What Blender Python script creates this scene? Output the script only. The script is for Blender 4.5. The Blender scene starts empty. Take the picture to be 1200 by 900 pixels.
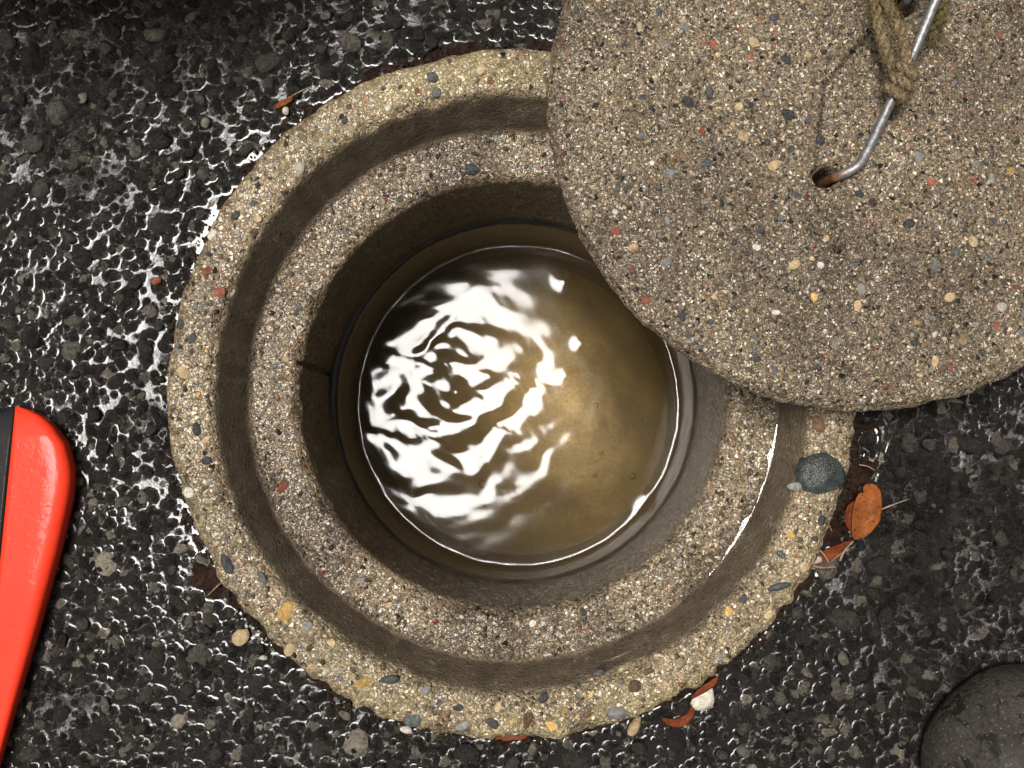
import bpy, math, random
import numpy as np
from mathutils import Vector, Matrix, Euler

# ------------------------------------------------------------------ camera
R = math.radians
scene = bpy.context.scene
COL = scene.collection
FPX = 1400.0                                   # focal length in photo pixels (1200 wide)
CAM = Vector((0.017, -0.035, 0.700))
cam_d = bpy.data.cameras.new('camera'); cam = bpy.data.objects.new('camera', cam_d); COL.objects.link(cam)
cam_d.sensor_width = 36.0; cam_d.lens = 36.0 * FPX / 1200.0
cam_d.clip_start = 0.01; cam_d.clip_end = 500.0
cam.location = CAM
cam.rotation_euler = (R(3.07), R(1.27), 0.0)
scene.camera = cam

# ------------------------------------------------------------------ sky + sun (bright overcast, hazy sun nearly overhead)
SUN_TILT_X, SUN_TILT_Y = -9.8, 4.2             # degrees off the zenith (left, up the picture)
sdir = Vector((math.tan(R(SUN_TILT_X)), math.tan(R(SUN_TILT_Y)), 1.0)).normalized()
world = bpy.data.worlds.new('World'); scene.world = world; world.use_nodes = True
wn = world.node_tree; wn.nodes.clear()
sky = wn.nodes.new('ShaderNodeTexSky'); sky.sky_type = 'NISHITA'; sky.sun_disc = False
sky.sun_elevation = math.asin(sdir.z); sky.sun_rotation = math.atan2(sdir.x, sdir.y)
sky.air_density = 1.0; sky.dust_density = 0.4
hsv = wn.nodes.new('ShaderNodeHueSaturation'); hsv.inputs['Saturation'].default_value = 0.10
bg = wn.nodes.new('ShaderNodeBackground'); bg.inputs['Strength'].default_value = 0.05
wo = wn.nodes.new('ShaderNodeOutputWorld')
wn.links.new(sky.outputs[0], hsv.inputs['Color']); wn.links.new(hsv.outputs[0], bg.inputs['Color']); wn.links.new(bg.outputs[0], wo.inputs[0])
sun_d = bpy.data.lights.new('sun', 'SUN'); sun_d.energy = 4.0; sun_d.angle = R(19.0); sun_d.color = (1.0, 0.965, 0.92)
sun = bpy.data.objects.new('sun', sun_d); COL.objects.link(sun)
sun.rotation_euler = sdir.to_track_quat('Z', 'Y').to_euler()
vs = scene.view_settings
vs.view_transform = 'Standard'; vs.look = 'None'; vs.gamma = 1.0; vs.use_curve_mapping = False; vs.exposure = 0.45
scene.cycles.max_bounces = 5; scene.cycles.transparent_max_bounces = 16
scene.cycles.sample_clamp_indirect = 4.0
scene.cycles.use_denoising = True

# ------------------------------------------------------------------ helpers
rng = np.random.default_rng(11); random.seed(5)
CM = cam.rotation_euler.to_matrix()
def ray(px, py):
    d = Vector(((px - 600.0) / FPX, (450.0 - py) / FPX, -1.0))
    return (CM @ d).normalized()
def P(px, py, z):
    d = ray(px, py); t = (z - CAM.z) / d.z
    return CAM + d * t
def P_plane(px, py, p0, n):
    d = ray(px, py); t = (p0 - CAM).dot(n) / d.dot(n)
    return CAM + d * t

def mesh_np(name, verts, quads, smooth=True):
    me = bpy.data.meshes.new(name)
    verts = np.asarray(verts, dtype=np.float32).reshape(-1, 3); quads = np.asarray(quads, dtype=np.int32)
    k = quads.shape[1]; n = len(quads)
    me.vertices.add(len(verts)); me.vertices.foreach_set('co', verts.ravel())
    me.loops.add(n * k); me.loops.foreach_set('vertex_index', quads.ravel())
    me.polygons.add(n); me.polygons.foreach_set('loop_start', np.arange(n, dtype=np.int32) * k)
    me.update(calc_edges=True); me.validate()
    if smooth: me.polygons.foreach_set('use_smooth', np.ones(len(me.polygons), dtype=bool))
    return me
def attr(me, name, rgba):
    a = me.attributes.new(name, 'FLOAT_COLOR', 'POINT')
    a.data.foreach_set('color', np.asarray(rgba, dtype=np.float32).ravel())
def link(name, me, mat=None, parent=None):
    o = bpy.data.objects.new(name, me); COL.objects.link(o)
    if mat is not None and me is not None and not me.materials: me.materials.append(mat)
    if parent is not None: o.parent = parent
    return o
def tag(o, label=None, cat=None, group=None, kind=None):
    if label: o['label'] = label
    if cat: o['category'] = cat
    if group: o['group'] = group
    if kind: o['kind'] = kind
    return o
def empty(name, loc=(0, 0, 0), rot=(0, 0, 0)):
    o = bpy.data.objects.new(name, None); COL.objects.link(o); o.location = loc; o.rotation_euler = rot
    o.empty_display_size = 0.02
    return o

def hash3(ix, iy, iz, seed):
    h = (ix * 374761393 + iy * 668265263 + iz * 2147483647 + seed * 1274126177).astype(np.int64) & 0xffffffff
    h = ((h ^ (h >> 13)) * 1274126177) & 0xffffffff
    h = ((h ^ (h >> 16)) * 2246822519) & 0xffffffff
    return ((h ^ (h >> 15)) & 0xffff) / 65535.0
def vnoise(x, y, z=None, seed=0):
    """value noise in [-1, 1]"""
    if z is None: z = np.zeros_like(x)
    x0, y0, z0 = np.floor(x), np.floor(y), np.floor(z)
    fx, fy, fz = x - x0, y - y0, z - z0
    fx, fy, fz = (f * f * (3 - 2 * f) for f in (fx, fy, fz))
    x0, y0, z0 = (a.astype(np.int64) for a in (x0, y0, z0))
    r = 0
    for dx in (0, 1):
        for dy in (0, 1):
            for dz in (0, 1):
                w = (fx if dx else 1 - fx) * (fy if dy else 1 - fy) * (fz if dz else 1 - fz)
                r = r + w * hash3(x0 + dx, y0 + dy, z0 + dz, seed)
    return r * 2 - 1
def fbm(x, y, z=None, seed=0, oct=3):
    s, a, t = 0, 1.0, 0
    for k in range(oct):
        f = 2.0 ** k
        s = s + a * vnoise(x * f, y * f, None if z is None else z * f, seed + 17 * k); t += a; a *= 0.5
    return s / t
def sstep(a, b, x):
    t = np.clip((x - a) / (b - a), 0, 1); return t * t * (3 - 2 * t)

def grid_quads(nx, ny, wrap_x=False):
    i = np.arange(nx if wrap_x else nx - 1); j = np.arange(ny - 1)
    I, J = np.meshgrid(i, j, indexing='ij'); I2 = (I + 1) % nx
    return np.stack([I * ny + J, I2 * ny + J, I2 * ny + J + 1, I * ny + J + 1], -1).reshape(-1, 4)

def tube(path, rad, seg=10, caps=True):
    """tube along a polyline -> verts, quads (arrays)"""
    path = np.asarray(path, float); n = len(path)
    rad = np.broadcast_to(np.asarray(rad, float), (n,))
    t = np.gradient(path, axis=0); t /= np.linalg.norm(t, axis=1)[:, None] + 1e-12
    up = np.array([0, 0, 1.0]) if abs(t[0][2]) < 0.9 else np.array([1.0, 0, 0])
    N = np.zeros_like(t); v = np.cross(t[0], up); v /= np.linalg.norm(v); N[0] = v
    for i in range(1, n):
        v = N[i - 1] - t[i] * np.dot(N[i - 1], t[i]); N[i] = v / (np.linalg.norm(v) + 1e-12)
    B = np.cross(t, N)
    a = np.arange(seg) / seg * 2 * np.pi
    V = path[:, None, :] + rad[:, None, None] * (np.cos(a)[None, :, None] * N[:, None, :] + np.sin(a)[None, :, None] * B[:, None, :])
    q = []
    for i in range(n - 1):
        for k in range(seg):
            k2 = (k + 1) % seg
            q.append((i * seg + k, i * seg + k2, (i + 1) * seg + k2, (i + 1) * seg + k))
    V = V.reshape(-1, 3)
    if caps:
        base = len(V)
        V = np.vstack([V, path[0], path[-1]])
        for k in range(seg):
            k2 = (k + 1) % seg
            q.append((base, k2, k, k)); e = (n - 1) * seg
            q.append((base + 1, e + k, e + k2, e + k2))
    return V, q, (t, N, B)
def tube_mesh(name, parts):
    """several (V,q) joined into one mesh; degenerate quads become triangles"""
    me = bpy.data.meshes.new(name); V, F, o = [], [], 0
    for v, q in parts:
        V.append(np.asarray(v))
        for f in q:
            f = [x + o for x in f]
            F.append(f[:3] if f[2] == f[3] else f)
        o += len(v)
    me.from_pydata(np.vstack(V).tolist(), [], F); me.update()
    for p in me.polygons: p.use_smooth = True
    return me
def spline(pts, n=40):
    """Catmull-Rom through points"""
    p = np.asarray(pts, float); p = np.vstack([2 * p[0] - p[1], p, 2 * p[-1] - p[-2]])
    out = []
    m = len(p) - 3
    for s in np.linspace(0, m - 1e-6, n):
        i = int(s); u = s - i
        a, b, c, d = p[i], p[i + 1], p[i + 2], p[i + 3]
        out.append(0.5 * ((2 * b) + (-a + c) * u + (2 * a - 5 * b + 4 * c - d) * u * u + (-a + 3 * b - 3 * c + d) * u ** 3))
    return np.array(out)

# ------------------------------------------------------------------ materials
class NT:
    def __init__(s, name):
        s.m = bpy.data.materials.new(name); s.m.use_nodes = True; s.t = s.m.node_tree; s.t.nodes.clear()
        s.out = s.n('ShaderNodeOutputMaterial')
        s.co = s.n('ShaderNodeTexCoord')
    def n(s, typ, **kw):
        nd = s.t.nodes.new(typ)
        for k, v in kw.items():
            if k.startswith('i_'):
                key = k[2:]; key = int(key) if key.isdigit() else key.replace('_', ' ')
                nd.inputs[key].default_value = v
            else: setattr(nd, k, v)
        return nd
    def l(s, a, b): s.t.links.new(a, b)
    def pos(s): return s.co.outputs['Object']
    def noise(s, scale, detail=3, rough=0.55, vec=None, dist=0.0):
        nd = s.n('ShaderNodeTexNoise'); nd.inputs['Scale'].default_value = scale; nd.inputs['Detail'].default_value = detail
        nd.inputs['Roughness'].default_value = rough; nd.inputs['Distortion'].default_value = dist
        s.l(vec or s.pos(), nd.inputs['Vector']); return nd
    def voro(s, scale, vec=None, feature='F1', rnd=1.0):
        nd = s.n('ShaderNodeTexVoronoi'); nd.feature = feature; nd.inputs['Scale'].default_value = scale
        nd.inputs['Randomness'].default_value = rnd; s.l(vec or s.pos(), nd.inputs['Vector']); return nd
    def ramp(s, fac, stops, interp='LINEAR'):
        nd = s.n('ShaderNodeValToRGB'); cr = nd.color_ramp; cr.interpolation = interp
        while len(cr.elements) < len(stops): cr.elements.new(0.5)
        for e, (p, c) in zip(cr.elements, stops):
            e.position = p; e.color = (*c, 1) if len(c) == 3 else c
        s.l(fac, nd.inputs['Fac']); return nd.outputs['Color']
    def mix(s, fac, a, b, mode='MIX'):
        nd = s.n('ShaderNodeMix'); nd.data_type = 'RGBA'; nd.blend_type = mode
        for sock, v in ((nd.inputs[0], fac), (nd.inputs[6], a), (nd.inputs[7], b)):
            if isinstance(v, (int, float)): sock.default_value = v
            elif isinstance(v, tuple): sock.default_value = (*v, 1)
            else: s.l(v, sock)
        return nd.outputs[2]
    def math(s, op, a, b=0.0, c=0.0, clamp=False):
        nd = s.n('ShaderNodeMath'); nd.operation = op; nd.use_clamp = clamp
        for sock, v in zip(nd.inputs, (a, b, c)):
            if isinstance(v, (int, float)): sock.default_value = v
            else: s.l(v, sock)
        return nd.outputs[0]
    def bump(s, h, strength=0.5, dist=0.001, normal=None):
        nd = s.n('ShaderNodeBump'); nd.inputs['Distance'].default_value = dist
        if isinstance(strength, (int, float)): nd.inputs['Strength'].default_value = strength
        else: s.l(strength, nd.inputs['Strength'])
        s.l(h, nd.inputs['Height'])
        if normal is not None: s.l(normal, nd.inputs['Normal'])
        return nd.outputs[0]
    def bsdf(s, color=None, rough=0.5, normal=None, coat=0.0, coat_rough=0.05, spec=0.5, coat_normal=None, metallic=0.0):
        b = s.n('ShaderNodeBsdfPrincipled')
        for key, v in (('Base Color', color), ('Roughness', rough), ('Coat Weight', coat), ('Coat Roughness', coat_rough), ('Metallic', metallic), ('Specular IOR Level', spec)):
            if v is None: continue
            if isinstance(v, (int, float)): b.inputs[key].default_value = v
            elif isinstance(v, tuple): b.inputs[key].default_value = (*v, 1)
            else: s.l(v, b.inputs[key])
        b.inputs['Coat IOR'].default_value = 1.35
        if normal is not None: s.l(normal, b.inputs['Normal'])
        if coat_normal is not None: s.l(coat_normal, b.inputs['Coat Normal'])
        s.l(b.outputs[0], s.out.inputs['Surface'])
        return b

def mat_asphalt():
    m = NT('wet_asphalt')
    a = m.n('ShaderNodeAttribute', attribute_name='stone')
    sep = m.n('ShaderNodeAttribute', attribute_name='film')
    n1 = m.noise(1100, 3, 0.7); n2 = m.noise(320, 2, 0.6)
    mul = m.ramp(n1.outputs['Fac'], [(0.3, (0.35, 0.35, 0.35)), (0.7, (1.5, 1.5, 1.5))])
    c = m.mix(1.0, a.outputs['Color'], mul, 'MULTIPLY')
    h = m.math('ADD', n1.outputs['Fac'], m.math('MULTIPLY', n2.outputs['Fac'], 1.5))
    dry = m.math('SUBTRACT', 1.0, sep.outputs['Fac'], clamp=True)
    nb = m.bump(h, m.math('MULTIPLY_ADD', dry, 0.95, 0.02), 0.0040)
    m.bsdf(c, 0.6, nb, coat=1.0, coat_rough=0.05, coat_normal=nb, spec=0.02)
    return m.m

GRAIN = [(0.0, (0.026, 0.025, 0.023)), (0.14, (0.085, 0.068, 0.046)), (0.28, (0.175, 0.145, 0.095)), (0.42, (0.060, 0.058, 0.052)),
         (0.52, (0.26, 0.215, 0.14)), (0.63, (0.135, 0.12, 0.095)), (0.73, (0.40, 0.355, 0.265)), (0.83, (0.19, 0.135, 0.075)),
         (0.91, (0.52, 0.48, 0.39)), (0.962, (0.22, 0.065, 0.032)), (0.974, (0.045, 0.047, 0.048))]
def mat_concrete(name, grain=430, matrix=(0.21, 0.165, 0.115), lighten=1.0, wet=0.6, yellow=0.0):
    m = NT(name)
    wob = m.noise(300, 2)
    vec = m.mix(0.0022, m.pos(), wob.outputs['Color'], 'LINEAR_LIGHT')
    v1 = m.voro(grain, vec); v2 = m.voro(grain * 0.46, vec); v3 = m.voro(grain * 2.1, vec)
    rnd1 = m.n('ShaderNodeSeparateColor'); m.l(v1.outputs['Color'], rnd1.inputs[0])
    rnd2 = m.n('ShaderNodeSeparateColor'); m.l(v2.outputs['Color'], rnd2.inputs[0])
    rnd3 = m.n('ShaderNodeSeparateColor'); m.l(v3.outputs['Color'], rnd3.inputs[0])
    g1 = m.ramp(rnd1.outputs[0], GRAIN, 'CONSTANT'); g2 = m.ramp(rnd2.outputs[0], GRAIN, 'CONSTANT'); g3 = m.ramp(rnd3.outputs[0], GRAIN, 'CONSTANT')
    base = m.mix(0.55, matrix, g3)
    in1 = m.math('MULTIPLY', m.math('LESS_THAN', v1.outputs['Distance'], 0.50), m.math('GREATER_THAN', rnd1.outputs[1], 0.15))
    c = m.mix(in1, base, g1)
    in2 = m.math('MULTIPLY', m.math('LESS_THAN', v2.outputs['Distance'], 0.42), m.math('GREATER_THAN', rnd2.outputs[1], 0.80))
    c = m.mix(in2, c, g2)
    big = m.noise(16, 4, 0.6); tone = m.ramp(big.outputs['Fac'], [(0.28, (0.62, 0.60, 0.57)), (0.5, (1.0, 0.98, 0.95)), (0.72, (1.25, 1.24, 1.2))])
    c = m.mix(1.0, c, tone, 'MULTIPLY')
    fine = m.noise(2600, 2, 0.6); ft = m.ramp(fine.outputs['Fac'], [(0.3, (0.6, 0.6, 0.6)), (0.7, (1.4, 1.4, 1.4))])
    c = m.mix(1.0, c, ft, 'MULTIPLY')
    a = m.n('ShaderNodeAttribute', attribute_name='wear')      # r: smooth mortar skin, g: dark damp stain, b: lichen
    sp = m.n('ShaderNodeSeparateColor'); m.l(a.outputs['Color'], sp.inputs[0])
    if lighten != 1.0: c = m.mix(1.0, c, (lighten * 1.06, lighten * .99, lighten * .94), 'MULTIPLY')
    lich = m.noise(34, 4, 0.65); lf = m.math('MULTIPLY', m.ramp(lich.outputs['Fac'], [(0.42, (0, 0, 0)), (0.62, (1, 1, 1))]), sp.outputs[2])
    c = m.mix(m.math('MULTIPLY', lf, 0.45), c, m.mix(0.6, c, (0.52, 0.44, 0.20)))
    mo = m.noise(60, 5, 0.65); mo2 = m.noise(1500, 3, 0.6)
    mort = m.ramp(mo.outputs['Fac'], [(0.3, (0.085, 0.064, 0.042)), (0.5, (0.125, 0.098, 0.066)), (0.72, (0.18, 0.145, 0.10))])
    mort = m.mix(1.0, mort, m.ramp(mo2.outputs['Fac'], [(0.3, (0.55, 0.55, 0.55)), (0.7, (1.45, 1.45, 1.45))]), 'MULTIPLY')
    pit = m.voro(170); pf = m.math('LESS_THAN', pit.outputs['Distance'], 0.13)
    mort = m.mix(pf, mort, (0.02, 0.015, 0.01))
    c = m.mix(sp.outputs[0], c, mort)
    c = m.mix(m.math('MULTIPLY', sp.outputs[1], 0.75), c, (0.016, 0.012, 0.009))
    # relief: every grain stands up as a little dome
    def tilted(v, k, cap, steep):
        df = m.n('ShaderNodeVectorMath'); df.operation = 'SUBTRACT'; m.l(vec, df.inputs[0]); m.l(v.outputs['Position'], df.inputs[1])
        rc = m.n('ShaderNodeVectorMath'); rc.operation = 'SUBTRACT'; m.l(v.outputs['Color'], rc.inputs[0]); rc.inputs[1].default_value = (.5, .5, .5)
        dt = m.n('ShaderNodeVectorMath'); dt.operation = 'DOT_PRODUCT'; m.l(df.outputs[0], dt.inputs[0]); m.l(rc.outputs[0], dt.inputs[1])
        dome = m.math('MINIMUM', m.math('SUBTRACT', 1.0, m.math('MULTIPLY', v.outputs['Distance'], steep), clamp=True), cap)
        return m.math('ADD', dome, m.math('MULTIPLY', dt.outputs['Value'], k))
    d1 = tilted(v1, 165.0, 0.40, 1.35)
    d2 = m.math('MULTIPLY', m.math('SUBTRACT', 1.0, m.math('MULTIPLY', v2.outputs['Distance'], 1.9), clamp=True), m.math('MULTIPLY', in2, 2.0))
    d3 = m.math('MULTIPLY', tilted(v3, 300.0, 0.6, 1.1), 0.06)
    h = m.math('ADD', m.math('MAXIMUM', d1, d2), m.math('ADD', d3, m.math('MULTIPLY', fine.outputs['Fac'], 0.014)))
    st = m.math('SUBTRACT', 1.0, m.math('MULTIPLY', sp.outputs[0], 0.60))
    nb = m.bump(h, st, 0.0022)
    coat = m.math('MULTIPLY', wet, m.math('SUBTRACT', 1.0, m.math('MULTIPLY', sp.outputs[0], 0.75)))
    rr = m.n('ShaderNodeMapRange'); m.l(rnd1.outputs[2], rr.inputs[0]); rr.inputs[3].default_value = 0.03; rr.inputs[4].default_value = 0.28
    m.bsdf(c, 0.7, nb, coat=coat, coat_rough=rr.outputs[0], spec=0.08, coat_normal=nb)
    return m.m

def mat_pebble(name, c0, c1, scale=260, rough=0.4, coat=0.7, coat_rough=0.12, relief=0.6):
    m = NT(name)
    oi = m.n('ShaderNodeObjectInfo')
    vec = m.n('ShaderNodeVectorMath'); vec.operation = 'ADD'; m.l(m.pos(), vec.inputs[0]); m.l(oi.outputs['Location'], vec.inputs[1])
    geo = m.n('ShaderNodeNewGeometry')
    n = m.noise(scale, 4, 0.6, geo.outputs['Position']); c = m.ramp(n.outputs['Fac'], [(0.32, c0), (0.68, c1)])
    n2 = m.noise(scale * 7, 3, 0.6, geo.outputs['Position'])
    c = m.mix(1.0, c, m.ramp(n2.outputs['Fac'], [(0.3, (0.55, 0.55, 0.55)), (0.7, (1.4, 1.4, 1.4))]), 'MULTIPLY')
    hv = m.n('ShaderNodeHueSaturation'); rg = m.n('ShaderNodeMapRange'); m.l(oi.outputs['Random'], rg.inputs[0])
    rg.inputs[3].default_value = 0.6; rg.inputs[4].default_value = 1.4
    m.l(rg.outputs[0], hv.inputs['Value']); m.l(c, hv.inputs['Color'])
    nb = m.bump(m.math('ADD', n.outputs['Fac'], m.math('MULTIPLY', n2.outputs['Fac'], 0.5)), relief, 0.0020)
    m.bsdf(hv.outputs['Color'], 0.6, nb, coat=coat, coat_rough=coat_rough, spec=0.05, coat_normal=nb)
    return m.m

MAT = {}
MAT['asphalt'] = mat_asphalt()
MAT['ring'] = mat_concrete('exposed_aggregate_ring', 520, (0.24, 0.19, 0.12), 1.10, 1.0)
MAT['lid'] = mat_concrete('exposed_aggregate_lid', 640, (0.205, 0.165, 0.115), 0.98, 1.0)
PEB = {
    'slate': mat_pebble('pebble_slate', (0.026, 0.027, 0.027), (0.07, 0.071, 0.068)),
    'grey': mat_pebble('pebble_grey', (0.10, 0.10, 0.095), (0.21, 0.20, 0.185)),
    'tan': mat_pebble('pebble_tan', (0.25, 0.17, 0.085), (0.42, 0.32, 0.19)),
    'quartz': mat_pebble('pebble_quartz', (0.30, 0.27, 0.215), (0.54, 0.50, 0.42)),
    'red': mat_pebble('pebble_red', (0.15, 0.042, 0.025), (0.26, 0.09, 0.052)),
    'brown': mat_pebble('pebble_brown', (0.085, 0.05, 0.028), (0.17, 0.105, 0.06)),
    'ochre': mat_pebble('pebble_ochre', (0.30, 0.17, 0.045), (0.52, 0.34, 0.12)),
    'green': mat_pebble('pebble_green', (0.024, 0.029, 0.027), (0.080, 0.091, 0.080), 160, .4, 1.0, .04, .5),
    'purple': mat_pebble('pebble_purple', (0.05, 0.022, 0.022), (0.10, 0.05, 0.045)),
}
STN = {   # stones of the road surface: most still carry a skin of tar
    'tar': mat_pebble('stone_tarred', (0.009, 0.008, 0.007), (0.030, 0.026, 0.022), 420, 0.4, 1.0, 0.04, 1.0),
    'dark': mat_pebble('stone_dark', (0.017, 0.015, 0.012), (0.058, 0.050, 0.041), 420, 0.4, 1.0, 0.04, 1.0),
    'worn': mat_pebble('stone_worn', (0.03, 0.027, 0.022), (0.13, 0.115, 0.09), 420, 0.4, 1.0, 0.04, 1.0),
    'pale': mat_pebble('stone_pale', (0.10, 0.09, 0.07), (0.26, 0.22, 0.17), 420, 0.4, 0.9, 0.05, 1.0),
}

# ------------------------------------------------------------------ shared pebble meshes
def pebble_mesh(name, seed, sub=2, angular=0.5):
    import bmesh
    r = np.random.default_rng(seed)
    bm = bmesh.new(); bmesh.ops.create_icosphere(bm, subdivisions=sub, radius=1.0)
    nrm = r.normal(size=(9, 3)); nrm /= np.linalg.norm(nrm, axis=1)[:, None]; d = 0.50 + 0.42 * r.random(9)
    for v in bm.verts:
        u = np.array(v.co); s = 1.0
        t = nrm @ u
        cut = np.min(np.where(t > 1e-3, d / np.maximum(t, 1e-3), 9.0))
        s = (1 - angular) + angular * min(1.0, cut)
        v.co = Vector(u * s)
    me = bpy.data.meshes.new(name); bm.to_mesh(me); bm.free()
    for p in me.polygons: p.use_smooth = True
    me.materials.append(None)
    return me
PEBM = [pebble_mesh('pebble', 100 + k, 2, 0.55) for k in range(8)]
STNM = [pebble_mesh('stone', 200 + k, 2, 0.95) for k in range(10)]
def put_pebble(name, me, mat, loc, scale, rz=0, parent=None, tilt=(0, 0)):
    o = bpy.data.objects.new(name, me); COL.objects.link(o)
    o.material_slots[0].link = 'OBJECT'; o.material_slots[0].material = mat
    o.location = loc; o.scale = scale; o.rotation_euler = (tilt[0], tilt[1], rz)
    if parent is not None: o.parent = parent
    return o

# ------------------------------------------------------------------ the road: wet asphalt
ZA = -0.012                      # general level of the road; the ring's rim is z = 0
RING_R = 0.2035
x0, x1, y0, y1, st = -0.335, 0.335, -0.262, 0.262, 0.00076
ax = np.arange(x0, x1, st); ay = np.arange(y0, y1, st)
X, Y = np.meshgrid(ax, ay, indexing='ij')
nx, ny = X.shape
H = ZA - 0.0042 + 0.0007 * fbm(X * 60, Y * 60, seed=3)
RR = np.hypot(X, Y)
moat_n = fbm(X * 16, Y * 16, seed=8, oct=3)
ang = np.arctan2(Y, X)
# the patching stops short of the ring: a trough along its edge, wide in places
trough_w = 0.006 + 0.010 * sstep(0.9, 1.6, ang) * (1 - sstep(2.5, 2.9, ang)) + 0.022 * np.exp(-((ang + 2.60) / 0.09) ** 2) \
    + 0.016 * np.exp(-((ang + 0.16) / 0.16) ** 2) + 0.012 * np.exp(-((ang + 0.48) / 0.12) ** 2)
trough_w = trough_w * (1 - .62 * np.exp(-((np.abs(ang) - 3.14) / .50) ** 2))
trough = 1 - sstep(0.55, 1.1, (RR - RING_R) / trough_w + 0.35 * moat_n)
trough = trough * sstep(-.75, -.15, fbm(X * 130, Y * 130, seed=9, oct=2) + .35 * np.clip(1 - (RR - RING_R) / .004, -1, 1))
stone_c = np.zeros((nx, ny, 3)) + np.array([0.012, 0.010, 0.0085])
big = []
def stamp(cx, cy, ra, rb, rot, top, hc, col, seedk, flat=3.0):
    rad = max(ra, rb) * 1.25
    i0, i1 = np.searchsorted(ax, [cx - rad, cx + rad]); j0, j1 = np.searchsorted(ay, [cy - rad, cy + rad])
    if i1 - i0 < 2 or j1 - j0 < 2: return
    u = X[i0:i1, j0:j1] - cx; v = Y[i0:i1, j0:j1] - cy
    c, s = math.cos(rot), math.sin(rot)
    p = (u * c + v * s) / ra; q = (-u * s + v * c) / rb
    k = 6; a0 = seedk * 6.283
    S = 0
    for t in range(k):
        a = a0 + t * 6.283 / k + 0.35 * math.sin(seedk * 91 + t * 2.3)
        d = 0.82 + 0.16 * math.sin(seedk * 57 + t * 4.1)
        S = S + np.maximum(0, (p * math.cos(a) + q * math.sin(a)) / d) ** 7
    rr = S ** (1 / 7)
    tilt = 0.5 * math.sin(seedk * 33) * p + 0.5 * math.cos(seedk * 71) * q
    h = top + hc * (-(np.minimum(rr, 1.6) ** flat) + tilt * 0.5)
    sub = H[i0:i1, j0:j1]; m = (h > sub) & (rr < 1.25)
    sub[m] = h[m]
    stone_c[i0:i1, j0:j1][m] = col
def stone_col(pale_p=0.12):
    t = rng.random()
    if t < 0.62: b = 0.011 + 0.019 * rng.random(); return np.array([b * 1.12, b, b * 0.86])
    if t < 1 - pale_p: b = 0.015 + 0.03 * rng.random(); return np.array([b * 1.1, b, b * 0.85])
    b = 0.05 + 0.12 * rng.random(); return np.array([b * 1.15, b, b * 0.78])
def in_ring(x, y, m=0.0): return math.hypot(x, y) < RING_R + m
# small grit
for k in range(19000):
    x, y = rng.uniform(x0, x1), rng.uniform(y0, y1)
    if in_ring(x, y, 0.001): continue
    r = rng.uniform(0.0011, 0.0026)
    stamp(x, y, r, r * rng.uniform(0.6, 1), rng.uniform(0, 3.14), ZA - rng.uniform(0.0002, 0.0032), r * 0.9, stone_col(0.08), rng.random(), 3.2)
# middling stones
for k in range(6200):
    x, y = rng.uniform(x0, x1), rng.uniform(y0, y1)
    r = 0.0022 + 0.0030 * rng.random() ** 1.6
    if in_ring(x, y, r): continue
    stamp(x, y, r, r * rng.uniform(0.6, 0.95), rng.uniform(0, 3.14), ZA + rng.uniform(-0.0020, 0.0007), r * 0.75, stone_col(0.12), rng.random(), 4.5)
# large stones: the 300 that show largest are pieces of their own; their sockets are cut here
tries = 0
while len(big) < 300 and tries < 30000:
    tries += 1
    x, y = rng.uniform(-0.312, 0.33), rng.uniform(-0.25, 0.23)
    r = 0.0042 + 0.0062 * rng.random() ** 2.2
    if in_ring(x, y, r + 0.003): continue
    lx, ly = x - 0.17, y - 0.165
    if math.hypot(lx, ly) < 0.165: continue                         # under the lid
    if x > 0.25 and y < -0.165 and math.hypot(x - 0.31, y + 0.23) < 0.08: continue   # under the boot
    if any((x - b[0]) ** 2 + (y - b[1]) ** 2 < (0.95 * (r + b[2])) ** 2 for b in big): continue
    asp = rng.uniform(0.62, 0.95); rot = rng.uniform(0, 3.14); top = ZA + rng.uniform(-0.0006, 0.0016)
    big.append((x, y, r, asp, rot, top))
    stamp(x, y, r * 1.1, r * asp * 1.1, rot, top - 0.0016, r * 0.6, np.array([0.008, 0.0075, 0.007]), rng.random(), 2.2)
H = H - 0.0085 * trough * (RR > RING_R - 0.01)
H += 0.0007 * fbm(X * 9, Y * 9, seed=21)
# water lying between the stones: more on the left, little at the top
wetmap = fbm(X * 11, Y * 11, seed=31) * 0.5 + 0.3
wetmap = wetmap * (1 - 0.75 * sstep(0.12, 0.20, Y - 0.25 * (X + 0.25))) 
right = sstep(0.10, 0.26, X); wetmap = wetmap + 0.22 * (1 - sstep(-.24, -.16, X)) * (1 - sstep(.06, .14, Y))
level = ZA - 0.0036 + 0.0021 * np.clip(wetmap, -0.6, 1) - 0.0006 * right
level = np.where(trough > 0.6, np.maximum(level, ZA - 0.0030), level)
soft = 0.00034
d = np.clip((H - level) / soft, -40, 40)
Hs = level + soft * np.log1p(np.exp(d))
film = 1 / (1 + np.exp((H - level + 0.0001) / 0.00035))
def blur(A, n=1):
    for _ in range(n):
        B = A.copy(); B[1:-1] = 0.25 * A[:-2] + 0.5 * A[1:-1] + 0.25 * A[2:]
        A = B.copy(); A[:, 1:-1] = 0.25 * B[:, :-2] + 0.5 * B[:, 1:-1] + 0.25 * B[:, 2:]
    return A
Hb = blur(Hs, 2); Hs = Hs * (1 - film) + Hb * film
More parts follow.
